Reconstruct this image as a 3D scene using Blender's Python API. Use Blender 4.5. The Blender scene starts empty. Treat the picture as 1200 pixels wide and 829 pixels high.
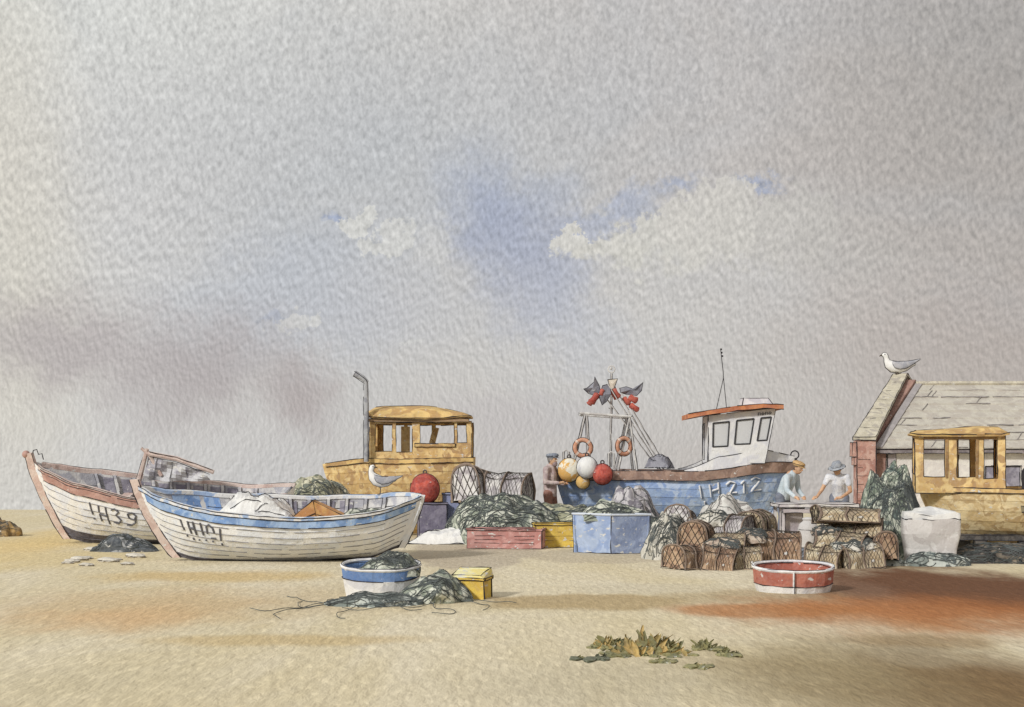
import bpy, bmesh, math, random
from mathutils import Vector, Matrix, noise, Euler
R = math.radians
random.seed(7)
scene = bpy.context.scene
COL = scene.collection
F, HZ, H = 1650.0, 530.0, 1.8          # focal length (photo px), horizon row, eye height

def gx(px, D): return (px - 600.0) / F * D
def gz(py, D): return H - (py - HZ) / F * D
def gd(py): return F * H / (py - HZ)     # distance of a ground point seen at row py

def lin(c):
    return tuple(((v / 255.0) / 12.92 if v / 255.0 <= .04045 else ((v / 255.0 + .055) / 1.055) ** 2.4) for v in c)

# ------------------------------------------------------------------ node helpers
class NT:
    def __init__(s, tree):
        s.t = tree; s.n = tree.nodes; s.l = tree.links
    def new(s, kind, **kw):
        n = s.n.new(kind)
        for k, v in kw.items(): setattr(n, k, v)
        return n
    def put(s, sock, v):
        if hasattr(v, 'links') or isinstance(v, bpy.types.NodeSocket): s.l.new(v, sock)
        else: sock.default_value = v
    def math(s, op, a, b=None, c=None, clamp=False):
        n = s.new('ShaderNodeMath', operation=op, use_clamp=clamp)
        s.put(n.inputs[0], a)
        if b is not None: s.put(n.inputs[1], b)
        if c is not None: s.put(n.inputs[2], c)
        return n.outputs[0]
    def vmath(s, op, a, b=None):
        n = s.new('ShaderNodeVectorMath', operation=op)
        s.put(n.inputs[0], a)
        if b is not None: s.put(n.inputs[1], b)
        return n.outputs['Value'] if op in ('LENGTH', 'DOT_PRODUCT', 'DISTANCE') else n.outputs[0]
    def noise(s, vec, scale, detail=3, rough=.5, dist=0, color=False):
        n = s.new('ShaderNodeTexNoise'); n.noise_dimensions = '3D'
        s.put(n.inputs['Vector'], vec); n.inputs['Scale'].default_value = scale
        n.inputs['Detail'].default_value = detail; n.inputs['Roughness'].default_value = rough
        n.inputs['Distortion'].default_value = dist
        return n.outputs['Color'] if color else n.outputs['Fac']
    def ramp(s, fac, a, b, lo=0.0, hi=1.0, smooth=True):
        n = s.new('ShaderNodeMapRange'); n.interpolation_type = 'SMOOTHSTEP' if smooth else 'LINEAR'
        s.put(n.inputs['Value'], fac); s.put(n.inputs['From Min'], a); s.put(n.inputs['From Max'], b)
        s.put(n.inputs['To Min'], lo); s.put(n.inputs['To Max'], hi)
        return n.outputs[0]
    def mix(s, fac, a, b, blend='MIX'):
        n = s.new('ShaderNodeMix', data_type='RGBA', blend_type=blend)
        s.put(n.inputs[0], fac)
        s.put(n.inputs[6], a if not isinstance(a, tuple) else (*a[:3], 1))
        s.put(n.inputs[7], b if not isinstance(b, tuple) else (*b[:3], 1))
        return n.outputs[2]
    def scale(s, vec, sc, loc=(0, 0, 0), rot=(0, 0, 0)):
        n = s.new('ShaderNodeMapping'); s.put(n.inputs[0], vec)
        n.inputs['Scale'].default_value = sc; n.inputs['Location'].default_value = loc
        n.inputs['Rotation'].default_value = rot
        return n.outputs[0]

def sc(c, k): return tuple(min(.95, v * k) for v in c[:3])

def soft(c, k=.13, up=1.08):
    l = .3 * c[0] + .5 * c[1] + .2 * c[2]
    return tuple(min(.84, (v * (1 - k) + l * k) * up) for v in c)
MATS = {}
def wash(name, rgb, rgb2=None, var=.28, gap=0.0, amt2=.5, rough=.85, size=2.6, bump=.5, crisp=.06, rgb3=None):
    """A mottled, brushed-on coat of pigment: rgb with softer/darker pools, patches of rgb2 / rgb3 and bare worn flecks."""
    if name in MATS: return MATS[name]
    m = bpy.data.materials.new(name); m.use_nodes = True
    k = NT(m.node_tree); bs = k.n['Principled BSDF']
    co = k.new('ShaderNodeTexCoord').outputs['Object']
    col = soft(lin(rgb))
    if rgb2: rgb2l = soft(lin(rgb2))
    a = k.noise(co, size, 4, .6, .7)
    c = k.mix(k.ramp(a, .32, .68), sc(col, 1 - var), sc(col, 1 + var * .8))
    if rgb2:
        b = k.noise(k.scale(co, (1, 1, 1), (7.3, 1.1, 4.2)), size * 1.25, 3, .5, 1.0)
        th = .5 + (.5 - amt2) * .36
        c = k.mix(k.ramp(b, th - crisp, th + crisp), c, k.mix(k.ramp(a, .3, .7), sc(rgb2l, 1 - var * .7), sc(rgb2l, 1 + var * .6)))
    if rgb3:
        b = k.noise(k.scale(co, (1, 1, 1), (2.3, 9.1, 1.2)), size * 1.6, 3, .5, 1.2)
        c = k.mix(k.ramp(b, .555 - crisp * .6, .555 + crisp * .6), c, soft(lin(rgb3)))
    g = k.noise(co, 21, 3, .6)
    c = k.mix(k.ramp(g, .3, .7, .0, .10), c, (.6, .6, .6), 'MIX')
    g2 = k.noise(k.scale(co, (1, 1, 1), (3, 3, 3)), 30, 2, .6)
    c = k.mix(k.ramp(g2, .56, .72, 0, .16), c, sc(col, .6))
    if gap > 0:
        w = k.noise(k.scale(co, (1, 1, 1.6), (1.3, 5.5, 8.8)), 9, 3, .6, .4)
        c = k.mix(k.ramp(w, .70 - gap * .22, .73 - gap * .22), c, (.62, .61, .58))
    k.l.new(c, bs.inputs['Base Color'])
    bs.inputs['Roughness'].default_value = rough
    bs.inputs['Specular IOR Level'].default_value = .25
    bn = k.new('ShaderNodeBump'); bn.inputs['Strength'].default_value = bump; bn.inputs['Distance'].default_value = .03
    hgt = k.noise(k.scale(co, (1, 1, .75), (0, 0, 0), (0, .5, 0)), 13, 3, .55, .3)
    k.l.new(hgt, bn.inputs['Height']); k.l.new(bn.outputs[0], bs.inputs['Normal'])
    MATS[name] = m
    return m

def plain(name, c, rough=.8):
    if name in MATS: return MATS[name]
    m = bpy.data.materials.new(name); m.use_nodes = True
    k = NT(m.node_tree); bs = k.n['Principled BSDF']
    co = k.new('ShaderNodeTexCoord').outputs['Object']
    a = k.noise(co, 6, 3, .6)
    k.l.new(k.mix(k.ramp(a, .3, .7), sc(c, .7), sc(c, 1.5)), bs.inputs['Base Color'])
    bs.inputs['Roughness'].default_value = rough; bs.inputs['Specular IOR Level'].default_value = .2
    MATS[name] = m
    return m

INK = plain('tarred_line', (.035, .033, .038))
CORD = plain('dark_cord', (.085, .095, .095))

# ------------------------------------------------------------------ mesh builder
class MB:
    def __init__(s): s.v = []; s.f = []; s.m = []
    def quad(s, a, b, c, d, m=0):
        i = len(s.v); s.v += [Vector(a), Vector(b), Vector(c), Vector(d)]; s.f.append((i, i+1, i+2, i+3)); s.m.append(m)
    def grid(s, pts, m=0, close_u=False, close_v=False, cap=False):
        """pts[i][j] rows"""
        nu, nv = len(pts), len(pts[0]); i0 = len(s.v)
        for row in pts: s.v += [Vector(p) for p in row]
        for i in range(nu if close_u else nu - 1):
            for j in range(nv if close_v else nv - 1):
                a = i0 + i * nv + j; b = i0 + i * nv + (j + 1) % nv
                c = i0 + ((i + 1) % nu) * nv + (j + 1) % nv; d = i0 + ((i + 1) % nu) * nv + j
                s.f.append((a, b, c, d)); s.m.append(m if not callable(m) else m(i, j))
        if cap:
            s.f.append(tuple(i0 + j for j in range(nv))[::-1]); s.m.append(m if not callable(m) else m(0, 0))
            s.f.append(tuple(i0 + (nu - 1) * nv + j for j in range(nv))); s.m.append(m if not callable(m) else m(nu - 2, 0))
    def hexa(s, c, m=0, div=1):
        """eight corners: bottom 4 then top 4"""
        i = len(s.v); s.v += [Vector(p) for p in c]
        for q in ((3, 2, 1, 0), (4, 5, 6, 7), (0, 1, 5, 4), (1, 2, 6, 5), (2, 3, 7, 6), (3, 0, 4, 7)):
            s.f.append(tuple(i + t for t in q)); s.m.append(m)
    def box(s, x0, x1, y0, y1, z0, z1, m=0, ink=0, jit=0):
        c = [(x0, y0, z0), (x1, y0, z0), (x1, y1, z0), (x0, y1, z0), (x0, y0, z1), (x1, y0, z1), (x1, y1, z1), (x0, y1, z1)]
        if jit: c = [tuple(t + random.uniform(-jit, jit) for t in p) for p in c]
        s.hexa(c, m)
        if ink:
            for a, b in ((0, 1), (1, 2), (2, 3), (3, 0), (4, 5), (5, 6), (6, 7), (7, 4), (0, 4), (1, 5), (2, 6), (3, 7)):
                s.line([c[a], c[b]], ink)
    def tube(s, pts, r, n=8, m=0, cap=True, squash=1.0):
        pts = [Vector(p) for p in pts]
        if len(pts) < 2: return
        rs = r if isinstance(r, (list, tuple)) else [r] * len(pts)
        T = []
        for i in range(len(pts)):
            a = pts[max(0, i - 1)]; b = pts[min(len(pts) - 1, i + 1)]
            d = (b - a); T.append(d.normalized() if d.length > 1e-7 else Vector((0, 0, 1)))
        up = Vector((0, 0, 1)) if abs(T[0].z) < .9 else Vector((0, 1, 0))
        u = T[0].cross(up).normalized(); rows = []
        for i, p in enumerate(pts):
            u = (u - T[i] * u.dot(T[i]))
            u = u.normalized() if u.length > 1e-6 else T[i].orthogonal().normalized()
            w = T[i].cross(u)
            rows.append([p + (u * math.cos(t) + w * math.sin(t) * squash) * rs[i] for t in [2 * math.pi * k / n for k in range(n)]])
        s.grid(rows, m, close_v=True, cap=cap)
    def line(s, pts, r=.007, m=1, wob=.006, step=.12, brk=.10):
        """a hand-laid dark line: slightly uneven, lifted here and there"""
        pts = [Vector(p) for p in pts]; out = []
        for a, b in zip(pts[:-1], pts[1:]):
            n = max(1, int((b - a).length / step))
            for k in range(n): out.append(a.lerp(b, k / n))
        out.append(pts[-1])
        cur = []
        for p in out:
            q = p + Vector((random.uniform(-wob, wob) for _ in range(3)))
            cur.append(q)
            if len(cur) > 3 and random.random() < brk:
                s.tube(cur, [r * random.uniform(.6, 1.3) for _ in cur], 4, m); cur = []
        if len(cur) > 1: s.tube(cur, [r * random.uniform(.6, 1.3) for _ in cur], 4, m)
    def ball(s, c, rx, ry=None, rz=None, nu=14, nv=18, m=0, lump=0, seed=0, rot=None):
        ry = ry or rx; rz = rz or rx; rows = []
        for i in range(nu + 1):
            a = math.pi * i / nu - math.pi / 2; row = []
            for j in range(nv):
                b = 2 * math.pi * j / nv
                d = Vector((math.cos(a) * math.cos(b), math.cos(a) * math.sin(b), math.sin(a)))
                q = 1 + (lump * noise.noise(d * 2.2 + Vector((seed, seed, 0))) if lump else 0)
                p = Vector((d.x * rx, d.y * ry, d.z * rz)) * q
                if rot: p = rot @ p
                row.append(Vector(c) + p)
            rows.append(row)
        s.grid(rows, m, close_v=True)
    def torus(s, c, R1, r, axis='y', n=28, k=9, m=0, rot=None):
        rows = []
        for i in range(n):
            a = 2 * math.pi * i / n; row = []
            for j in range(k):
                b = 2 * math.pi * j / k; q = R1 + r * math.cos(b)
                p = Vector((q * math.cos(a), r * math.sin(b), q * math.sin(a)))
                if axis == 'z': p = Vector((p.x, p.z, p.y))
                if axis == 'x': p = Vector((p.y, p.x, p.z))
                if rot: p = rot @ p
                row.append(Vector(c) + p)
            rows.append(row)
        s.grid(rows, m, close_u=True, close_v=True)
    def build(s, name, mats, parent=None, smooth=False, wob=.010, ws=2.2, merge=False):
        me = bpy.data.meshes.new(name)
        if wob:
            for p in s.v:
                q = p * ws
                p += Vector((noise.noise(q), noise.noise(q + Vector((9, 2, 5))), noise.noise(q + Vector((4, 7, 1))))) * wob
        me.from_pydata([tuple(p) for p in s.v], [], s.f)
        mats = mats if isinstance(mats, (list, tuple)) else [mats]
        for m in mats: me.materials.append(m)
        if len(mats) > 1: me.polygons.foreach_set('material_index', [min(i, len(mats) - 1) for i in s.m])
        bm = bmesh.new(); bm.from_mesh(me)
        if merge: bmesh.ops.remove_doubles(bm, verts=bm.verts, dist=.0008)
        bmesh.ops.recalc_face_normals(bm, faces=bm.faces)
        bm.to_mesh(me); bm.free()
        if smooth: me.polygons.foreach_set('use_smooth', [True] * len(me.polygons))
        o = bpy.data.objects.new(name, me); COL.objects.link(o)
        if parent: o.parent = parent
        return o

def tag(o, label=None, cat=None, group=None, kind=None):
    if label: o['label'] = label
    if cat: o['category'] = cat
    if group: o['group'] = group
    if kind: o['kind'] = kind
    return o

def thing(name, label, cat, loc, rz=0, group=None, rot=None):
    o = bpy.data.objects.new(name, None); COL.objects.link(o)
    o.location = loc; o.rotation_euler = rot if rot else (0, 0, rz); o.empty_display_size = .2
    return tag(o, label, cat, group)

KIDS = {}
def copy_tree(o, parent=None, **kw):
    c = o.copy(); COL.objects.link(c)
    if parent: c.parent = parent
    for ch in [x for x in bpy.data.objects if x.parent is o]: copy_tree(ch, c)
    return c

# ------------------------------------------------------------------ world: grey, brushed sky over a Nishita daylight sky
SUN_EL = R(30)           # sun stands to the left and behind the viewer
def sundir():                              # direction towards the sun
    return Vector((-.62 * math.cos(SUN_EL), -.785 * math.cos(SUN_EL), math.sin(SUN_EL))).normalized()

w = bpy.data.worlds.new('World'); scene.world = w; w.use_nodes = True
k = NT(w.node_tree); bg = k.n['Background']
BGS = .1
d = k.new('ShaderNodeTexCoord').outputs['Generated']
sky = k.new('ShaderNodeTexSky'); sky.sky_type = 'NISHITA'; sky.sun_disc = False
sky.sun_elevation = SUN_EL; sky.sun_rotation = math.atan2(sundir().x, sundir().y)
def sdir(px, py):
    return Vector(((px - 600) / F, 1, (HZ - py) / F)).normalized()
sep = k.new('ShaderNodeSeparateXYZ'); k.l.new(d, sep.inputs[0])
X, Z = sep.outputs[0], sep.outputs[2]
# broad wash: lighter to the left and high, duller and warmer to the right
c = k.mix(k.ramp(X, -.36, .36, smooth=False), lin((209, 208, 206)), lin((182, 174, 168)))
c = k.mix(k.math('MULTIPLY', k.ramp(Z, .16, .34), k.ramp(X, -.40, .1, 1, .1)), c, lin((216, 217, 212)))
n1 = k.noise(k.scale(d, (1, 1, 1.4)), 5, 5, .6, .6)
c = k.mix(k.ramp(n1, .42, .66, 0, .35), c, lin((186, 188, 191)))
c = k.mix(k.math('MULTIPLY', k.ramp(k.vmath('LENGTH', k.vmath('MULTIPLY', k.vmath('SUBTRACT', d, tuple(sdir(470, 190))), (1, 0, 2.2))), .02, .26, 1, 0), .6), c, lin((186, 189, 192)))
dist = k.vmath('SUBTRACT', k.noise(d, 42, 5, .7, color=True), (.5, .5, .5))
def blob(px, py, w_, h_, ang, rgb, strength, soft, jag=.5, cut=None):
    """one wash laid at a direction of the sky; cut = fade out below this half-height"""
    global c
    n0 = sdir(px, py)
    v = k.vmath('SUBTRACT', d, tuple(n0))
    v = k.vmath('ADD', v, k.vmath('MULTIPLY', dist, (jag * .05,) * 3))
    mp = k.new('ShaderNodeVectorRotate', rotation_type='Y_AXIS'); k.l.new(v, mp.inputs['Vector']); mp.inputs['Angle'].default_value = ang
    v = k.vmath('MULTIPLY', mp.outputs[0], (2 * F / w_, 0, 2 * F / h_))
    ln = k.vmath('LENGTH', v)
    mask = k.ramp(ln, 1 - soft, 1 + soft * .6, strength, 0)
    front = k.ramp(sep.outputs[1], 0, .2)
    mask = k.math('MULTIPLY', mask, front)
    if cut is not None:
        s2 = k.new('ShaderNodeSeparateXYZ'); k.l.new(v, s2.inputs[0])
        mask = k.math('MULTIPLY', mask, k.ramp(s2.outputs[2], cut, cut + .9))
    c = k.mix(mask, c, lin(rgb))
blob(0, 280, 170, 700, 0, (214, 207, 190), .55, .9, .6)
blob(560, 225, 120, 120, 0, (174, 180, 194), .5, .9, 1)
blob(585, 275, 110, 130, R(20), (148, 158, 186), .62, .85, 1.1)
blob(625, 325, 100, 150, R(-38), (146, 156, 184), .72, .85, 1.1)
blob(665, 378, 120, 90, R(-30), (158, 166, 190), .6, .9, 1)
blob(640, 228, 90, 50, R(20), (166, 174, 192), .4, .9, 1)
blob(700, 405, 110, 100, R(-30), (168, 175, 192), .5, .9, 1)
blob(655, 350, 70, 110, R(-38), (148, 158, 186), .5, .85, 1.1)
blob(330, 335, 300, 130, R(20), (176, 183, 196), .5, .9, 1)
blob(430, 380, 260, 100, R(10), (176, 181, 194), .45, .9, 1)
blob(705, 258, 130, 36, R(14), (162, 170, 192), .6, .8, 1.4)
blob(748, 238, 70, 34, R(20), (168, 175, 192), .5, .8, 1.4)
blob(792, 212, 54, 20, R(10), (156, 166, 190), .6, .8, 1.2)
blob(893, 207, 54, 16, 0, (156, 166, 190), .7, .8, 1.2)
blob(396, 256, 26, 16, 0, (150, 162, 190), .7, .6, .8)
blob(318, 372, 24, 10, 0, (160, 170, 190), .5, .6, .8)
blob(760, 400, 640, 250, 0, (205, 202, 198), .6, .9, .7)
# cloud with a ragged crisp upper edge, dissolving downwards
blob(678, 292, 62, 40, R(-6), (211, 208, 200), .9, .10, 1.5, -.9)
blob(715, 298, 90, 50, 0, (207, 204, 196), .85, .12, 1.5, -.9)
blob(775, 296, 96, 92, 0, (206, 203, 195), .88, .09, 1.7, -.9)
blob(826, 282, 100, 124, 0, (205, 201, 194), .88, .09, 1.7, -.9)
blob(872, 268, 90, 124, 0, (203, 199, 192), .88, .09, 1.7, -.9)
blob(928, 276, 100, 116, 0, (196, 192, 186), .8, .2, 1.7, -.9)
blob(990, 300, 130, 120, 0, (188, 183, 177), .5, .6, 1.3, -.9)
blob(424, 258, 50, 30, R(40), (210, 209, 204), .9, .10, 1.1)
blob(455, 280, 66, 26, R(28), (208, 207, 203), .85, .14, 1.1)
blob(345, 378, 50, 22, R(8), (208, 207, 204), .75, .15, 1.1)
blob(372, 380, 20, 24, R(8), (208, 207, 204), .75, .15, 1.1)
blob(505, 290, 60, 44, R(60), (203, 202, 200), .55, .35, 1.1)
blob(486, 403, 34, 8, R(0), (206, 205, 202), .6, .2, 1.1)
blob(110, 405, 280, 120, R(-6), (176, 167, 166), .62, .9, 1.2)
blob(240, 440, 200, 120, R(30), (170, 162, 163), .66, .9, 1.2)
blob(50, 410, 160, 70, 0, (172, 164, 167), .35, .9, 1.2)
blob(352, 462, 80, 100, R(15), (168, 158, 158), .7, .8, .9)
blob(1110, 400, 420, 150, R(0), (172, 160, 154), .5, .95, 1.2)
blob(600, 490, 260, 60, R(0), (184, 179, 182), .4, .95, 1.2)
blob(1190, 60, 400, 420, R(0), (160, 155, 149), .6, .95, 1.2)
# fine grain of the washes
g0 = k.scale(d, (1, 1, .6), (0, 0, 0), (0, R(24), 0))
ga = k.noise(g0, 360, 2, .5, .15)
gb = k.noise(k.scale(d, (1, 1, .62), (.0007, 0, -.0007), (0, R(24), 0)), 360, 2, .5, .15)
em = k.math('MULTIPLY_ADD', k.math('SUBTRACT', ga, gb), .60, 1.015)
vm = k.new('ShaderNodeVectorMath', operation='SCALE'); k.l.new(c, vm.inputs[0]); k.l.new(em, vm.inputs['Scale'])
c = vm.outputs[0]
cs = k.new('ShaderNodeVectorMath', operation='SCALE'); k.l.new(c, cs.inputs[0]); cs.inputs['Scale'].default_value = 1 / BGS
fin = k.mix(.04, cs.outputs[0], sky.outputs[0])
k.l.new(fin, bg.inputs['Color']); bg.inputs['Strength'].default_value = BGS

sun = bpy.data.lights.new('sun', 'SUN'); sun.energy = 2.5; sun.angle = R(6); sun.color = (1, .975, .94)
so = bpy.data.objects.new('sun', sun); COL.objects.link(so)
so.rotation_euler = sundir().to_track_quat('Z', 'Y').to_euler()

cam = bpy.data.cameras.new('camera'); co_ = bpy.data.objects.new('camera', cam); COL.objects.link(co_)
co_.location = (0, 0, H); co_.rotation_euler = (R(90), 0, 0)
cam.sensor_width = 36; cam.lens = 36 * F / 1200; cam.shift_y = (HZ - 414.5) / 1200; cam.clip_end = 20000; cam.clip_start = .1
scene.camera = co_
scene.view_settings.view_transform = 'Standard'; scene.view_settings.look = 'None'
scene.view_settings.exposure = 0; scene.view_settings.gamma = 1; scene.view_settings.use_curve_mapping = False
scene.render.engine = 'CYCLES'
w.cycles.sampling_method = 'MANUAL'; w.cycles.sample_map_resolution = 128
scene.cycles.max_bounces = 5; scene.cycles.diffuse_bounces = 3; scene.cycles.transparent_max_bounces = 8

# ------------------------------------------------------------------ ground and sea
def tz(x, y):
    n = noise.noise(Vector((x * .16, y * .12, 3))) * .05 + noise.noise(Vector((x * .7, y * .5, 8))) * .02
    fade = min(1, max(0, (y - 33) / 4)) if y > 33 else (min(1, max(0, (20.0 - y) / 5)) * .7 + .3)
    crest = 43.5 + 2.0 * noise.noise(Vector((x * .07, 0, 1))) + 1.4 * noise.noise(Vector((x * .3, 4, 1)))
    drop = -max(0, y - crest) * .085
    return n * fade * .8 + drop

ys = [-60, -30, -12, -4, 0, 3, 6]
y = 8.0
while y < 56: ys.append(y); y += .32
ys += [58, 62, 68, 76, 90, 110, 150, 300, 800, 2500]
xs = [-1500, -400, -200, -100, -60, -40, -30]
x = -24.0
while x <= 24: xs.append(x); x += .4
xs += [30, 40, 60, 100, 200, 400, 1500]
g = MB(); g.grid([[(x, y, tz(x, y)) for x in xs] for y in ys])
m = bpy.data.materials.new('sand'); m.use_nodes = True; k = NT(m.node_tree); bs = k.n['Principled BSDF']
co = k.new('ShaderNodeTexCoord').outputs['Object']
c = k.mix(k.ramp(k.noise(k.scale(co, (.35, .12, 1)), 1.2, 5, .6, .6), .33, .67), lin((212, 199, 166)), lin((221, 211, 187)))
dist = k.vmath('SUBTRACT', k.noise(k.scale(co, (.9, .35, 1)), 1.3, 5, .62, color=True), (.5, .5, .5))
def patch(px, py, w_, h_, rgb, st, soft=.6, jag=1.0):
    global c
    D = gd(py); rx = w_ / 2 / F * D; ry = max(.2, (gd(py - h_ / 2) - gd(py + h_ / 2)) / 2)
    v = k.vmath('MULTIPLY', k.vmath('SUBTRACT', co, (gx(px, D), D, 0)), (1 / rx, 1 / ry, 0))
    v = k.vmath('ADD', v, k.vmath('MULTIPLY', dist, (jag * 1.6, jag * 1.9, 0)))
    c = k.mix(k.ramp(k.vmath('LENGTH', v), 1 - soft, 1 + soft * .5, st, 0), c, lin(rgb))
PATCHES = [
 (20, 640, 180, 100, (220, 194, 136), .8, .8, .8),
 (60, 655, 260, 26, (216, 196, 148), .6, .7, .6),
 (200, 708, 420, 50, (198, 168, 124), .6, .9, .9),
 (130, 725, 240, 30, (212, 170, 122), .5, .9, .9),
 (330, 750, 360, 14, (196, 172, 124), .6, .5, .6),
 (240, 676, 300, 14, (204, 176, 120), .7, .6, .8),
 (120, 800, 300, 60, (204, 193, 164), .5, .9, .9),
 (430, 700, 260, 40, (196, 180, 146), .5, .9, .9),
 (560, 640, 150, 44, (184, 172, 154), .75, .14, .5),  # grey shadow of the gear, painted into the sand colour
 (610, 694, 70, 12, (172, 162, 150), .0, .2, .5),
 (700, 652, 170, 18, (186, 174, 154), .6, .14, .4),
 (690, 706, 260, 22, (176, 154, 114), .8, .3, .6),
 (900, 700, 260, 20, (170, 150, 116), .6, .5, .6),
 (760, 690, 190, 14, (206, 196, 172), .6, .4, .6),
 (900, 716, 260, 18, (184, 132, 88), .8, .4, .6),
 (1030, 722, 340, 50, (172, 128, 88), .8, .8, .8),
 (1120, 690, 400, 66, (112, 80, 60), 1.0, .5, .7),
 (1090, 718, 460, 44, (178, 116, 70), .75, .8, .8),
 (1000, 690, 90, 26, (128, 100, 82), .7, .5, .6),
 (1120, 800, 420, 110, (118, 96, 66), .95, .9, .7),
 (1200, 812, 300, 110, (122, 94, 62), .6, .9, .6),
 (960, 790, 330, 90, (156, 140, 108), .8, .9, .8),
 (1080, 752, 220, 18, (144, 118, 82), .6, .6, .8),
 (1075, 770, 120, 26, (164, 150, 124), .55, .5, .6),
 (720, 800, 400, 60, (184, 174, 148), .5, .9, .9),
]
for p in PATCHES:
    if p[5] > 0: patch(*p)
# grain of the shingle and fine dark grit
gr = k.noise(k.scale(co, (1, .24, 1)), 13, 3, .55, .2)
c = k.mix(k.ramp(gr, .36, .66, 0, .34), c, k.mix(.5, c, k.mix(1.0, c, (.45, .42, .38), 'MULTIPLY')))
gw = k.noise(k.scale(co, (1, .26, 1), (4, 4, 4)), 15, 3, .55, .2)
c = k.mix(k.ramp(gw, .5, .68, 0, .55), c, k.mix(1.0, c, (1.28, 1.28, 1.28), 'MULTIPLY'))
k.l.new(c, bs.inputs['Base Color']); bs.inputs['Roughness'].default_value = .95; bs.inputs['Specular IOR Level'].default_value = .1
b1 = k.new('ShaderNodeBump'); b1.inputs['Strength'].default_value = .5; b1.inputs['Distance'].default_value = .06
k.l.new(k.noise(k.scale(co, (1, .3, 1), (0, 0, 0), (0, 0, .1)), 12, 3, .55, .2), b1.inputs['Height']); k.l.new(b1.outputs[0], bs.inputs['Normal'])
tag(g.build('sand_beach', m, smooth=True, wob=0), 'pale sandy shingle beach with ochre and rust brown patches', kind='structure')

# ------------------------------------------------------------------ clinker hulls
def interp(tab, x):
    if x <= tab[0][0]: return tab[0][1]
    for (a, va), (b, vb) in zip(tab[:-1], tab[1:]):
        if x <= b:
            t = (x - a) / (b - a); t = t * t * (3 - 2 * t) * .5 + t * .5
            return va + (vb - va) * t
    return tab[-1][1]

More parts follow.
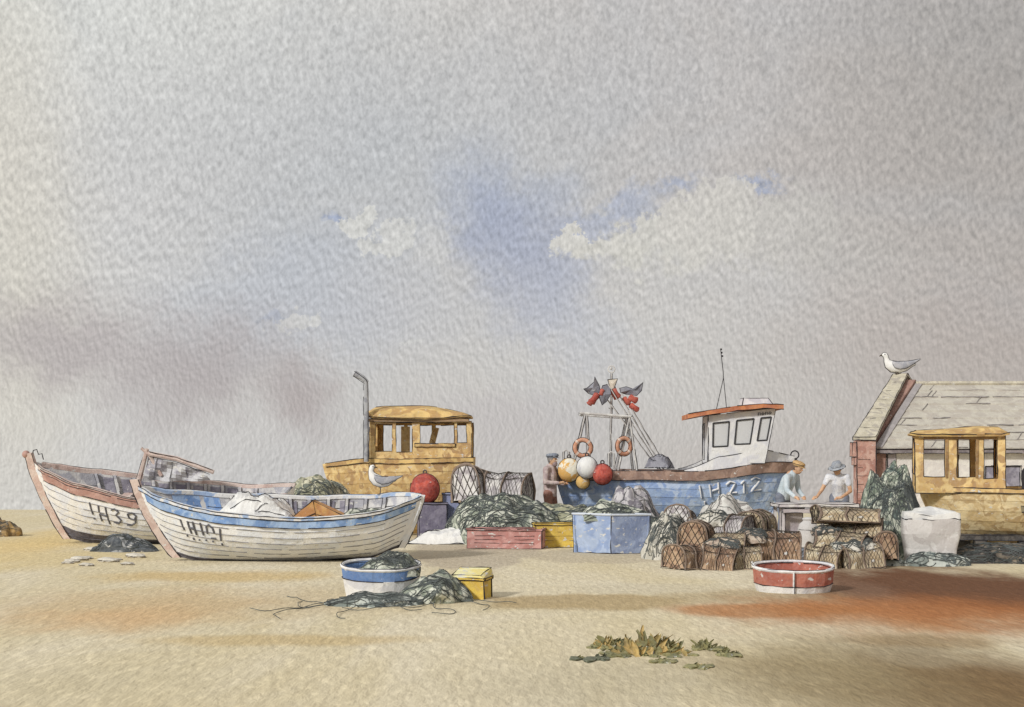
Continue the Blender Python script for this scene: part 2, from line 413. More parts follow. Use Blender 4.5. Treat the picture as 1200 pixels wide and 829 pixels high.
class Hull:
    def __init__(s, L, hb, sheer, keel, rakes=(.5, .3), plan=None, transom=False, flip=False, n=8, vee=1.0):
        s.L, s.hb, s.sh, s.ke, s.ra, s.plan, s.tr, s.flip, s.n, s.vee = L, hb, sheer, keel, rakes, plan, transom, flip, n, vee
    def pt(s, u, t, side, off=0.0, dz=0.0):
        z0 = interp(s.ke, u); z1 = interp(s.sh, u)
        endness = min(1, u / .22) if s.tr else min(1, min(u, 1 - u) / .22)
        p = 1.35 + .95 * math.sin(endness * math.pi / 2)
        f = 1 - (1 - t) ** p if t < 1 else 1.0
        half = s.hb * interp(s.plan, u)
        y = side * (half * f * (1 - .04 * t) + off)
        z = z0 + (z1 - z0) * (t ** 1.12) + dz
        tt = max(0.0, 1 - t); xb = s.ra[0] * tt ** 1.25; xs = s.L - s.ra[1] * tt ** 1.2
        x = xb + (xs - xb) * u
        return Vector((s.L - x if s.flip else x, y, z))
    def shell(s, name, mats, parent, off=0.0, t0=0, t1=1, bottom_m=0, tb=.2, lap=.009, ns=34, ink=.007, brk=.12):
        g = MB(); us = [i / ns for i in range(ns + 1)]
        ks = [t0 + (t1 - t0) * i / s.n for i in range(s.n + 1)]
        for side in (-1, 1):
            rows = []; idx = []
            for i, (a, b) in enumerate(zip(ks[:-1], ks[1:])):
                rows.append([s.pt(u, a, side, off + lap) for u in us]); rows.append([s.pt(u, b, side, off) for u in us])
                idx += [a, a]
            g.grid(rows, lambda i, j: (2 if idx[i] < tb else 0) if tb else 0)
            if ink:
                for a in ks[1:-1]:
                    if a > tb * .6: g.line([s.pt(u, a, side, off + lap + .003, -.004) for u in us[1:-1]], ink * .75, 1, .004, .25, brk + .14)
        if s.tr:
            rows = [[s.pt(1, t0 + (t1 - t0) * i / 10, -1, off).lerp(s.pt(1, t0 + (t1 - t0) * i / 10, 1, off), j / 6) for j in range(7)] for i in range(11)]
            g.grid(rows, lambda i, j: 2 if t0 + (t1 - t0) * i / 10 < tb else 0)
        return g.build(name, mats, parent, wob=.006)
    def inner(s, mats, parent, off=-.045, t0=.08, name='inner_planking'):
        g = MB(); us = [.015 + .97 * i / 30 for i in range(31)]
        for side in (-1, 1):
            g.grid([[s.pt(u, t0 + (.985 - t0) * i / 8, side, off if interp(s.plan, u) * s.hb > .1 else -.02) for u in us] for i in range(9)])
            for t in (.45, .62, .8): g.line([s.pt(u, t, side, off - .012) for u in us[2:-2]], .005, 1, .004, .25, .2)
        if s.tr:
            g.grid([[s.pt(.985, t0 + (.985 - t0) * i / 8, -1, off).lerp(s.pt(.985, t0 + (.985 - t0) * i / 8, 1, off), j / 4) for j in range(5)] for i in range(9)])
        g.grid([[s.pt(u, t0, -1, off).lerp(s.pt(u, t0, 1, off), j / 4) for u in us] for j in range(5)])
        return g.build(name, mats, parent, wob=.006)
    def rail(s, name, mats, parent, ta, tb, o0, o1, sides=(-1, 1), u0=0.0, u1=1.0, ink=.008, n=36, close=False, dz=0.0):
        """a swept plank on the hull's outside between heights ta and tb (fractions)"""
        g = MB()
        for side in sides:
            us = [u0 + (u1 - u0) * i / n for i in range(n + 1)]
            rows = []
            for u in us:
                rows.append([s.pt(u, ta, side, o0, dz), s.pt(u, tb, side, o0, dz), s.pt(u, tb, side, o1, dz), s.pt(u, ta, side, o1, dz)])
            g.grid(rows, close_v=True, cap=True)
            if ink:
                g.line([s.pt(u, ta, side, o1 + .002, dz) for u in us], ink, 1, .005, .25, .06)
                g.line([s.pt(u, tb, side, o1 + .002, dz) for u in us], ink, 1, .005, .25, .06)
        if close:
            g.grid([[s.pt(1, ta, -1, o0).lerp(s.pt(1, ta, 1, o0), j / 4) + Vector((0, 0, 0)) for j in range(5)], [s.pt(1, tb, -1, o0).lerp(s.pt(1, tb, 1, o0), j / 4) for j in range(5)]])
        return g.build(name, mats, parent, wob=.006)
    def post(s, name, mats, parent, end=0, w=.045, d=.09, top=.12, ink=.008):
        """stem or stern post, standing proud of the planks"""
        g = MB(); rows = []; sgn = (-1 if end == 0 else 1) * (-1 if s.flip else 1)
        L = [s.pt(end, t / 14, 1, 0) for t in range(15)]
        L.append(L[-1] + (L[-1] - L[-3]).normalized() * top)
        for p in L:
            p = Vector((p.x, 0, p.z)); q = p + Vector((sgn * d, 0, -.01)); r_ = p + Vector((-sgn * .05, 0, 0))
            rows.append([(r_.x, -w, r_.z), (q.x, -w * .7, q.z), (q.x, w * .7, q.z), (r_.x, w, r_.z)])
        g.grid(rows, close_v=True, cap=True)
        for j in (0, 1, 2): g.line([r[j] for r in rows], ink, 1, .005, .2, .05)
        return g.build(name, mats, parent, wob=.006)
    def rib(s, mats, parent, u, w=.05, off=-.06, sides=(-1, 1), t0=.1):
        out = []
        for side in sides:
            g = MB(); rows = []
            for i in range(9):
                t = t0 + (.97 - t0) * i / 8; a = s.pt(u, t, side, off); b = a + Vector((w, 0, 0)); o = Vector((0, -side * .035, 0))
                rows.append([a, b, b + o, a + o])
            g.grid(rows, close_v=True, cap=True)
            for j in (2, 3): g.line([r[j] for r in rows], .005, 1, .003, .2, .1)
            out.append(g.build('rib', mats, parent, wob=.006))
        return out
    def thwart(s, mats, parent, u, t=.72, w=.22, th=.035):
        a = s.pt(u, t, -1, -.07); b = s.pt(u, t, 1, -.07); g = MB()
        g.box(a.x - w / 2, a.x + w / 2, a.y, b.y, a.z - th, a.z, 0, .006)
        return g.build('thwart', mats, parent)
    def marks(s, mats, parent, strokes, u0, u1, t0, t1, side=-1, r=.018, off=.03, name='lettering', edge=0.0, tilt=0.0, slant=0.0):
        """strokes in a unit box (x to the viewer's right) laid on the planks between (u0,t0) and (u1,t1)"""
        g = MB()
        for st in strokes:
            pts = []
            for (a, b), (c_, d_) in zip(st[:-1], st[1:]):
                n = 4
                for i in range(n): pts.append((a + (c_ - a) * i / n, b + (d_ - b) * i / n))
            pts.append(st[-1])
            P = [s.pt(u0 + (u1 - u0) * a + slant * b, t0 + (t1 - t0) * b + tilt * a, side, off) for a, b in pts]
            g.tube(P, r, 6, 0)
            if edge: 
                g.tube([p + Vector((edge * .5, -side * .004, -edge * .6)) for p in P], r * 1.02, 5, 1)
        return g.build(name, mats, parent, wob=.004)

SEAM = plain('grey_lap_seam', (.17, .165, .185))
white_hull = wash('weathered_white_planks', (232, 235, 243), (216, 220, 232), .05, .3, amt2=.42, crisp=.05)
white_hull_b = wash('chalky_white_planks', (232, 236, 244), (218, 222, 234), .05, .3, amt2=.40, crisp=.05)
tar = wash('tarred_bottom', (98, 94, 104), (76, 72, 84), .25)
rosy = wash('faded_red_brown_paint', (186, 146, 134), (172, 128, 116), .14, .15)
rosy_pale = wash('worn_rosy_timber', (196, 168, 158), (206, 186, 176), .14, .25)
mauve = wash('mauve_grey_panel', (148, 144, 158), (122, 118, 134), .2, .18)
blue_rail = wash('sky_blue_paint', (110, 150, 206), (150, 180, 220), .14, .22, amt2=.55)
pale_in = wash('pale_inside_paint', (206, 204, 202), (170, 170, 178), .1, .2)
letter = wash('dark_grey_lettering', (92, 92, 100), None, .3)

# --- strokes, as drawn on the bows
IH39 = [[(.02, 1.0), (.02, .38)], [(.0, .16), (.03, .10)], [(.20, .98), (.18, .60)], [(.18, .50), (.17, .08)], [(.35, .98), (.33, .0)], [(.18, .50), (.33, .46)],
        [(.47, .92), (.55, 1.06), (.63, .93), (.55, .70), (.64, .46), (.55, .16), (.45, .20)],
        [(1.0, .96), (.92, 1.10), (.82, .96), (.84, .72), (.94, .68), (.99, .92), (.95, .5), (.84, .26), (.74, .22)]]
IH101 = [[(.02, 1.0), (.02, .52)], [(.02, .28), (.03, .22)], [(.22, 1.02), (.20, .44)], [(.36, 1.05), (.34, .44)], [(.21, .72), (.35, .74)], [(.18, .22), (.19, .12)], [(.34, .20), (.35, .16)],
         [(.56, 1.08), (.54, .50)], [(.54, .26), (.55, .22)], [(.67, .62), (.70, .98), (.78, 1.08), (.86, .95), (.87, .70)], [(.72, .40), (.86, .44)], [(.71, .24), (.75, .22)],
         [(1.06, .98), (.98, .36)], [(.96, .20), (.97, .12)]]
IH212 = [[(.0, 1.0), (.0, .30)], [(.04, .10), (.05, -.1)], [(.17, 1.0), (.17, .3)], [(.17, .62), (.30, .70)], [(.32, 1.05), (.31, .45)],
         [(.45, .86), (.52, 1.0), (.60, .88), (.55, .62), (.50, .40), (.62, .36)], [(.70, .78), (.75, .92), (.75, .28)],
         [(.88, .90), (.95, 1.0), (1.04, .86), (.97, .6), (.88, .34), (1.06, .34)]]

# ------------------------------------------------------------------ boat marked IH39 (behind, bow to the left)
DA = 28.0
def boat_a():
    x0 = gx(46, DA)
    root = thing('rowing_boat', 'white clinker boat marked IH39 with a rosy brown top plank, bow pointing left', 'boat', (x0, DA, -.03), rot=(R(12), R(0), R(-3)))
    h = Hull(5.1, .92, [(0, 1.70), (.05, 1.56), (.2, 1.36), (.45, 1.14), (.8, 1.02), (1, 1.12)], [(0, .12), (.1, .02), (.5, 0), (1, .1)],
             rakes=(.62, .3), plan=[(0, 0.02), (.08, .34), (.22, .72), (.45, 1), (.7, .97), (.9, .7), (1, .5)], transom=True, n=9)
    h.shell('hull', [white_hull, SEAM, tar], root, tb=.14, ink=.007)
    h.inner([pale_in, INK], root)
    h.rail('sheer_plank', [rosy, INK], root, .865, 1.0, .004, .034, sides=(-1,), u0=.045, u1=.97)
    h.rail('gunwale', [rosy_pale, INK], root, .965, 1.02, -.05, .03, u0=.03)
    h.post('stem', [rosy_pale, INK], root, 0, .05, .11, .16)
    for u in (.2, .27, .34, .41, .48, .55, .62, .69, .76, .83): h.rib([pale_in, INK], root, u, .07)
    for u in (.225, .295, .365, .435, .505, .575, .645, .715):       # dark mauve grey panels between the ribs on the far side
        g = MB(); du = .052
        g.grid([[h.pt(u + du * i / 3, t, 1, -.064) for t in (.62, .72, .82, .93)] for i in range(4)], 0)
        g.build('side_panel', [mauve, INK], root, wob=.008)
    for u in (.32, .58, .8): h.thwart([rosy_pale, INK], root, u, .74)
    h.marks([letter, INK], root, IH39, .232, .428, .50, .79, r=.017, off=.012, tilt=-.05, slant=.012)
    g = MB()                                                         # iron hook at the stem head
    t = h.pt(0, 1, 1); g.tube([t + Vector(p) for p in ((0, 0, .1), (.03, 0, .2), (.1, 0, .22), (.13, 0, .12), (.2, 0, .14), (.22, 0, .02))], .011, 6)
    g.build('mooring_hook', INK, root)
    g = MB(); g.ball(t + Vector((-.12, 0, .12)), .075, m=0); g.build('stem_knob', rosy, root, smooth=True)
    # low folded cuddy frame: a forked crutch and a spar with worn canvas beneath
    a = h.pt(.40, 1, 1)
    def lp(px, py): return Vector((gx(px, DA) - x0, .35, gz(py, DA) + .03))
    g = MB(); g.tube([lp(163, 566), lp(172, 538), lp(175, 528)], [.05, .045, .04], 6); g.tube([lp(190, 560), lp(178, 536), lp(168, 527)], [.04, .035, .03], 6)
    g.line([lp(160, 562), lp(170, 536)], .008, 1); g.line([lp(186, 560), lp(177, 538)], .008, 1)
    g.build('crutch', [rosy_pale, INK], root)
    g = MB(); g.tube([lp(174, 533), lp(210, 540), lp(252, 556)], [.05, .052, .045], 8)
    g.line([lp(178, 531) - Vector((0, .05, 0)), lp(210, 537) - Vector((0, .055, 0)), lp(252, 553) - Vector((0, .05, 0))], .008, 1)
    g.line([lp(178, 536) - Vector((0, .05, 0)), lp(210, 543) - Vector((0, .055, 0)), lp(248, 558) - Vector((0, .05, 0))], .008, 1)
    g.build('spar', [rosy_pale, INK], root)
    g = MB(); rows = []
    for i in range(13):
        p = lp(176 + i * 5.6, 535 + i * 1.7); q = lp(168 + i * 6.6, 566)
        rows.append([p.lerp(q, j / 5) + Vector((0, -.02 + .05 * math.sin(i * 1.3 + j), 0)) for j in range(6)])
    g.grid(rows)
    for i in (2, 5, 8): g.line([v + Vector((0, -.02, 0)) for v in rows[i]], .006, 1)
    g.build('canvas_cover', [wash('worn_grey_canvas', (190, 190, 194), (160, 158, 168), .1, .5, amt2=.4), INK], root)
    return root
boat_a()

# ------------------------------------------------------------------ boat marked IH101 (front, bow to the left)
DB = 23.4
def boat_b():
    x0 = gx(166, DB)
    root = thing('rowing_boat', 'white clinker boat with a bright blue top strake, in front of boat IH39', 'boat', (x0, DB - .05, -.04), rot=(R(9), R(0), R(4)))
    h = Hull(4.64, .98, [(0, 1.28), (.1, 1.14), (.3, 1.00), (.6, .93), (.8, .97), (1, 1.12)], [(0, .10), (.1, .02), (.5, 0), (.85, .06), (1, .25)],
             rakes=(.62, .34), plan=[(0, .02), (.07, .33), (.2, .7), (.45, 1), (.7, .98), (.88, .76), (.96, .42), (1, .06)], n=9)
    h.shell('hull', [white_hull_b, SEAM, tar], root, tb=.11, ink=.007)
    h.inner([pale_in, INK], root)
    h.rail('top_strake', [blue_rail, INK], root, .845, .965, .002, .03, u0=.02, u1=.985)
    h.rail('gunwale', [wash('white_gunwale', (222, 221, 219), (150, 176, 214), .06, .3, amt2=.36), INK], root, .965, 1.015, -.07, .035)
    h.post('stem', [rosy_pale, INK], root, 0, .05, .10, .14)
    h.post('stern_post', [white_hull_b, INK], root, 1, .045, .06, .02)
    for u in (.3, .37, .44, .51, .58, .65, .72, .79, .86): h.rib([pale_in, INK], root, u, .06)
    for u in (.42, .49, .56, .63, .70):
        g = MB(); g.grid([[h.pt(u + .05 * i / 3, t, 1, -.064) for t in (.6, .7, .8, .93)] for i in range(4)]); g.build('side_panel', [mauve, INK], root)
    g = MB(); g.grid([[h.pt(.10 + .16 * i / 5, t, 1, -.05) for t in (.66, .75, .85, .95)] for i in range(6)]); g.build('side_panel', [blue_rail, INK], root)
    for u in (.3, .55, .78): h.thwart([pale_in, INK], root, u, .70)
    h.marks([letter, INK], root, IH101, .135, .275, .44, .78, r=.016, off=.012, tilt=-.02, slant=.008)
    return root, h, x0
broot, bh, bx0 = boat_b()

def in_boat(root, p):
    """a point of a heeled boat's own frame, in the world"""
    return Matrix.LocRotScale(root.location, root.rotation_euler, None) @ Vector(p)

# things lying in the front boat
pt_ = in_boat(broot, bh.pt(.42, .7, -1, -.75))
tarp_m = wash('white_tarpaulin', (222, 221, 217), (198, 198, 198), .06, .2, amt2=.35)
def draped(name, label, cat, loc, sx, sy, sz, seed, mats, group=None, prof=None, rz=0, lines=7):
    """a sheet thrown over low gear: crumpled, with stiff folds"""
    rt = thing(name, label, cat, loc, rz, group)
    g = MB(); N, M = 26, 16; rows = []
    def f(u, v):
        a = noise.noise(Vector((u * 2.1 + seed, v * 2.1, seed))) * .3 + abs(noise.noise(Vector((u * 4.2, v * 3 + seed, 2)))) * .25
        e = (1 - max(abs(u), abs(v)) ** 4)
        pr = interp(prof, u) if prof else 1
        return Vector((u * sx / 2 * (1 + .05 * noise.noise(Vector((v * 3, seed, 1)))), v * sy / 2, max(0, sz * pr * max(0, e) * (.82 + a))))
    for i in range(N + 1):
        rows.append([f(-1 + 2 * i / N, -1 + 2 * j / M) for j in range(M + 1)])
    g.grid(rows)
    rnd = random.Random(seed)
    for q in range(lines):
        u, v = rnd.uniform(-.9, .7), rnd.uniform(-.95, .3); du, dv = rnd.uniform(.25, .7), rnd.uniform(-.25, .25)
        g.line([f(min(.98, u + du * t / 8), max(-.98, min(.98, v + dv * t / 8))) + Vector((0, -.006, .006)) for t in range(9)], .006, 1)
    for i, s_ in ((0, 1), (N, -1)): g.line([r_ + Vector((0, 0, .004)) for r_ in rows[i]], .007, 1)
    g.line([r[0] + Vector((0, -.004, .01)) for r in rows], .007, 1)
    g.line([max(r, key=lambda p: p.z / 1.0) + Vector((0, .0, .004)) for r in rows], .007, 1)
    g.build('sheet', mats, rt, smooth=False, wob=.02, ws=3)
    return rt
p = in_boat(broot, (1.86, 0, .66))
draped('tarpaulin', 'white tarpaulin bundled over gear inside the blue striped boat', 'tarpaulin', (p.x + .02, p.y, p.z), 1.45, 1.2, .56, 3, [tarp_m, INK], prof=[(-1, .25), (-.6, .75), (-.25, 1), (.3, .85), (1, .6)], rz=R(4))
# orange crate
def crate(name, label, cat, loc, rz, L, W, Hh, mat, group=None, th=.025, rimm=None, slots=True, rot=None, taper=.03, inm=None):
    rt = thing(name, label, cat, loc, rz, group, rot)
    for part, (a, b, c_, d_) in (('side', (-L/2, L/2, -W/2, -W/2 + th)), ('side', (-L/2, L/2, W/2 - th, W/2)), ('end', (-L/2, -L/2 + th, -W/2 + th, W/2 - th)), ('end', (L/2 - th, L/2, -W/2 + th, W/2 - th))):
        g = MB(); g.box(a, b, c_, d_, .0, Hh, 0, .007)
        if part == 'side' and slots:
            yy = c_ - .004 if c_ < 0 else d_ + .004
            for q in range(3): g.line([(a + L * .1, yy, Hh * (.3 + .2 * q)), (b - L * .1, yy, Hh * (.3 + .2 * q))], .004, 1, brk=.3)
        g.build(part, [mat, INK], rt)
    g = MB(); g.box(-L/2 + th, L/2 - th, -W/2 + th, W/2 - th, .015, .04); g.build('bottom', [inm or mat, INK], rt)
    g = MB(); e = .018
    for a, b, c_, d_ in ((-L/2 - e, L/2 + e, -W/2 - e, -W/2 + th + .005), (-L/2 - e, L/2 + e, W/2 - th - .005, W/2 + e), (-L/2 - e, -L/2 + th + .005, -W/2 + th + .005, W/2 - th - .005), (L/2 - th - .005, L/2 + e, -W/2 + th + .005, W/2 - th - .005)):
        g.box(a, b, c_, d_, Hh, Hh + .03, 0, .006)
    g.build('rim', [rimm or mat, INK], rt)
    return rt
orange_m = wash('ochre_orange_paint', (204, 152, 78), (190, 130, 66), .12, .15)
p = in_boat(broot, (2.95, -.05, .62))
rt = thing('hatch_board', 'pair of ochre orange boards propped like a tent inside the blue striped boat', 'boards', p, R(4))
for s_, nm in ((-1, 'board'), (1, 'board')):
    g = MB(); hh = .44
    if s_ < 0: g.hexa([(-.62, -.35, 0), (.0, -.38, .02), (.0, .3, .02), (-.62, .3, 0), (-.60, -.35, .04), (-.08, -.36, hh), (-.08, .3, hh), (-.60, .3, .04)])
    else: g.hexa([(-.06, -.36, .0), (.62, -.35, 0), (.62, .3, 0), (-.06, .3, 0), (-.06, -.36, hh - .02), (.62, -.35, .10), (.62, .3, .10), (-.06, .3, hh - .02)])
    c8 = g.v[-8:]
    for a, b in ((0, 1), (4, 5), (5, 1), (6, 5)): g.line([c8[a], c8[b]], .007)
    g.line([c8[4].lerp(c8[0], .5) + Vector((.05, -.012, 0)), c8[5].lerp(c8[1], .5) + Vector((0, -.012, 0))], .006)
    g.build('board', [orange_m, INK], rt)
# ------------------------------------------------------------------ heaps of net
def net_mat(name, a, b, c3, d4=None, size=3.2):
    if name in MATS: return MATS[name]
    m = wash(name, a, b, .16, .12, amt2=.5, size=size, crisp=.035, rgb3=c3, bump=.8)
    return m
net_green = net_mat('grey_green_net', (196, 198, 182), (142, 150, 132), (98, 106, 98))
net_dark = net_mat('dark_slate_net', (180, 186, 178), (118, 128, 122), (82, 92, 92))
net_olive = net_mat('olive_net', (196, 192, 164), (148, 148, 118), (104, 110, 96))
net_pale = net_mat('pale_cream_net', (204, 200, 188), (186, 182, 168), (150, 146, 136))
net_grey = net_mat('mauve_grey_net', (188, 184, 186), (150, 146, 152), (118, 112, 122))
net_deep = net_mat('blue_green_net', (186, 190, 172), (116, 128, 110), (82, 98, 92))
tarp_grey = net_mat('stained_grey_sheet', (204, 202, 196), (186, 182, 176), (158, 152, 148))

def heap(name, label, cat, cx, cy, w_, d_, h_, seed, mat, prof=None, squig=40, group=None, hatch=0, base=0.0, r=.0062, power=2.4, skirt=.18, trail=0, cord=None, lump=1.0, seglen=22):
    rt = thing(name, label, cat, (cx, cy, base + (tz(cx, cy) if base == 0 else 0) - .03), 0, group)
    rnd = random.Random(seed)
    def f(q, th):
        e = 1 + skirt * noise.noise(Vector((math.cos(th) * 1.7, math.sin(th) * 1.7, seed * 1.37)))
        ph = min(1.0, q) * math.pi / 2; hz = math.cos(ph) ** .72 if q < 1 else 0.0
        rr = math.sin(ph) ** (1.0 if power < 3 else .82)
        rr *= 1 + lump * .16 * noise.noise(Vector((math.cos(th) * 2.6, math.sin(th) * 2.6 + seed, hz * 2.4)))
        x = rr * e * math.cos(th); y = rr * e * math.sin(th)
        px = Vector((x * 2.1, y * 1.5, seed * 2.1))
        n = .92 + lump * (.26 * noise.noise(px) + .20 * (abs(noise.noise(px * 1.9)) - .15) + .04 * noise.noise(px * 5))
        pr = interp(prof, x) if prof else 1
        return Vector((x * w_ / 2, y * d_ / 2, h_ * hz * n * pr))
    g = MB(); NR, NS = 26, 64
    g.grid([[f(.001 + i / NR, 2 * math.pi * j / NS) for j in range(NS)] for i in range(NR + 1)], close_v=True)
    g.build('net_pile', [mat], rt, smooth=True, wob=.03, ws=4.5)
    # cords lie over the pile
    g = MB()
    def wobp(p):
        q = p * 4.5
        return p + Vector((noise.noise(q), noise.noise(q + Vector((9, 2, 5))), noise.noise(q + Vector((4, 7, 1))))) * .03
    for s_ in range(squig):
        q = math.sqrt(rnd.uniform(.02, .9)); th = rnd.uniform(-math.pi * .98, math.pi * .04) if rnd.random() < .85 else rnd.uniform(0, 6.28)
        x, y = q * math.cos(th), q * math.sin(th); hd = rnd.uniform(0, 6.28); cv = 0; pts = []
        for t in range(seglen):
            q = math.hypot(x, y); th = math.atan2(y, x)
            if q > 1.02: break
            pts.append(wobp(f(min(q, 1.0), th)) + Vector((0, -.006, .012)))
            cv += rnd.uniform(-.5, .5); cv *= .86; hd += cv
            st = .05 / max(.5, w_ / 2) ; x += math.cos(hd) * st * 1.5; y += math.sin(hd) * st * .8 * w_ / d_
        if len(pts) > 3: g.tube(pts, [r * rnd.uniform(.5, 1.25) for _ in pts], 4)
    for s_ in range(hatch):                                        # netting lying flat: crossing strands
        q0 = rnd.uniform(.1, .7); t0 = rnd.uniform(-2.9, -.2); n = 7
        for a in range(n):
            for sw in (0, 1):
                pts = []
                for b in range(n + 1):
                    i_, j_ = (a, b) if sw else (b, a)
                    x = q0 * math.cos(t0) + (i_ - j_) * .045; y = q0 * math.sin(t0) + (i_ + j_ - n) * .05
                    q = math.hypot(x, y)
                    if q < 1: pts.append(wobp(f(q, math.atan2(y, x))) + Vector((0, -.006, .012)))
                if len(pts) > 2: g.tube(pts, r * .62, 4)
    for s_ in range(trail):
        th = rnd.uniform(-math.pi, 0); p = f(1.0, th); hd = th + rnd.uniform(-.5, .5); cv = 0; pts = []
        for t in range(rnd.randint(8, 18)):
            pts.append(Vector((p.x, p.y, .045 + .01 * math.sin(t)))); cv += rnd.uniform(-.4, .4); cv *= .8; hd += cv
            p = p + Vector((math.cos(hd) * .07, math.sin(hd) * .11, 0))
        g.tube(pts, r, 5)
    g.build('loose_cord', [cord or CORD], rt, wob=0)
    return rt

def at(px, py_ground): D = gd(py_ground); return gx(px, D), D

# behind the two white boats
heap('net_heap', 'long grey green heap of nets behind the white boats, left of the ochre cabin boat', 'net heap', gx(362, 29.2), 29.3, 2.4, 1.7, 1.38, 11, net_olive,
     prof=[(-1, .75), (-.55, .9), (-.3, .92), (0, .98), (.3, 1.0), (.6, .92), (1, .6)], squig=46, hatch=2, power=5)
# nets in the blue striped boat
p = in_boat(broot, (3.98, -.1, .70))
heap('net_bundle', 'small grey green bundle of net in the stern of the blue striped boat', 'net bundle', p.x - .2, p.y, .95, .8, .26, 12, net_green, squig=14, base=p.z)
# dark net bunched by the hulls
x, y = at(156, 644)
heap('net_heap', 'slate black net bunched on the sand between the bows of the two white boats', 'net heap', x + .0, 25.6, 1.25, .6, .36, 13, wash('slate_black_net', (84, 90, 96), (66, 72, 80), .2, .25, rgb3=(150, 152, 154)),
     prof=[(-1, .5), (-.4, .9), (0, 1), (.5, .7), (1, .3)], squig=14)
# middle heap above the pink crate
heap('net_heap', 'big tangled green and slate heap of nets behind the pink crate', 'net heap', gx(590, 28.2), 28.2, 2.35, 1.9, .98, 14, net_green,
     prof=[(-1, .7), (-.5, 1.0), (0, .98), (.4, .96), (1, .8)], squig=90, power=5, r=.0068)
heap('net_heap', 'olive green strip of nets lying between the flat capped person and yellow crate', 'net heap', gx(655, 28.6), 28.6, 2.6, 1.5, .84, 15, net_olive,
     prof=[(-1, .9), (-.5, 1.0), (0, .9), (.4, .96), (1, .7)], squig=50, power=5)
heap('net_heap', 'green net heaped behind the large blue tub', 'net heap', gx(725, 27.2), 27.3, 1.9, 1.4, .86, 16, net_green,
     prof=[(-1, .9), (-.5, 1.0), (0, .95), (.5, .92), (1, .7)], squig=60, power=5, r=.0068)
heap('covered_heap', 'rounded mauve grey heap of covered gear against the side of the blue boat', 'gear heap', gx(742, 28.4), 28.5, 1.32, 1.3, 1.16, 17, net_grey,
     prof=[(-1, .6), (-.5, .95), (0, 1.0), (.4, .9), (1, .55)], squig=14, power=4)
heap('covered_heap', 'pale grey sheeted heap under the number on the blue boat, highest of the heaps', 'gear heap', gx(856, 25.6), 25.8, 1.75, 1.4, 1.16, 18, tarp_grey,
     prof=[(-1, .3), (-.5, .72), (-.25, .95), (0, 1.0), (.3, .84), (.7, .62), (1, .45)], squig=22, power=4, r=.0055)
heap('rope_heap', 'cream coloured heap of looped rope right beside the large blue tub', 'rope heap', gx(782, 23.6), 23.8, .80, .9, .84, 19, net_pale,
     prof=[(-1, .5), (-.4, .85), (0, 1), (.5, .95), (1, .8)], squig=50, power=4, r=.006, seglen=14)
heap('covered_heap', 'low dull brown pile of cloth under the stacked creels', 'gear heap', gx(850, 23.3), 23.6, 1.9, 1.0, .72, 20, wash('dull_buff_cloth', (190, 176, 150), (150, 138, 124), .16, .2, rgb3=(120, 108, 98)), squig=22, power=4)
# right hand pile
def tallpile():
    heap('net_heap', 'tall blue green pile of nets standing in front of the brick cottage corner', 'net heap', gx(1046, 23.4), 23.4, 1.20, 1.1, 1.62, 21, net_deep,
         prof=[(-1, .55), (-.7, .98), (-.3, 1.0), (0, .98), (.35, .9), (.6, .72), (1, .5)], squig=70, hatch=7, power=6, r=.0055)
tallpile()
brown_net = wash('brown_grey_net', (196, 180, 160), (158, 138, 120), .16, .25, rgb3=(112, 96, 86))
for (px_, D_, z_, w__, d__, h__, sd_, m__, lb_) in (
    (846, 21.75, .30, .62, .45, .20, 61, brown_net, 'brown grey net draped over the low dark russet creels'),
    (880, 22.3, .40, .58, .5, .22, 62, brown_net, 'brown net slumped against the largest creel behind the red tub'),
    (836, 23.1, .62, .60, .5, .24, 63, net_pale, 'pale cream net lying over the small grey creels'),
    (1000, 21.9, .30, .74, .4, .17, 64, net_pale, 'pale net hanging between the straw creels, low in their stack'),
    (968, 22.2, .50, .5, .4, .17, 65, brown_net, 'brown net crumpled on the left end of the straw creels')):
    heap('net_bundle', lb_, 'net bundle', gx(px_, D_), D_, w__, d__, h__, sd_, m__, squig=26, base=z_, power=4, lump=1.3, hatch=1)
x, y = at(950, 655)
heap('net_bundle', 'low slate blue bundle of net on the sand left of the stacked ochre creels', 'net bundle', x, y - .2, .75, .6, .26, 22, wash('slate_blue_net', (126, 132, 142), (98, 102, 116), .2, .1), squig=16)
heap('net_bundle', 'dark blue green net spilling out at the foot of the draped white bin', 'net bundle', gx(1098, 22.2), 22.3, 1.1, .5, .24, 23, net_dark, squig=20)
heap('net_heap', 'long black and brown heap of nets under the ochre hull beside the cottage', 'net heap', gx(1200, 22.8), 22.9, 2.6, .8, .36, 24, wash('black_brown_net', (112, 100, 84), (54, 50, 48), .25, .1, amt2=.6, rgb3=(30, 30, 32)),
     prof=[(-1, .9), (-.6, 1), (0, .9), (1, 1)], squig=50, power=5)
heap('net_bundle', 'small dark net bundle at the very foot of the tall net pile', 'net bundle', gx(1035, 22.5), 22.4, .6, .4, .2, 25, net_dark, squig=10)

# seaweed and net around the front tub
x, y = at(437, 716)
heap('net_heap', 'low green net trailing on the sand along the front of the white and blue tub', 'net heap', gx(436, 16.6), 16.6, 1.20, .55, .17, 31, net_dark, prof=[(-1, .7), (0, 1), (1, .8)], squig=34, trail=7, r=.0045)
heap('net_heap', 'grey green net spilling in front of the yellow crate', 'net heap', gx(505, 17.0), 17.05, .92, .8, .40, 32, net_green, prof=[(-1, .45), (-.2, .75), (.3, 1), (1, .7)], squig=36, trail=6, r=.0045)

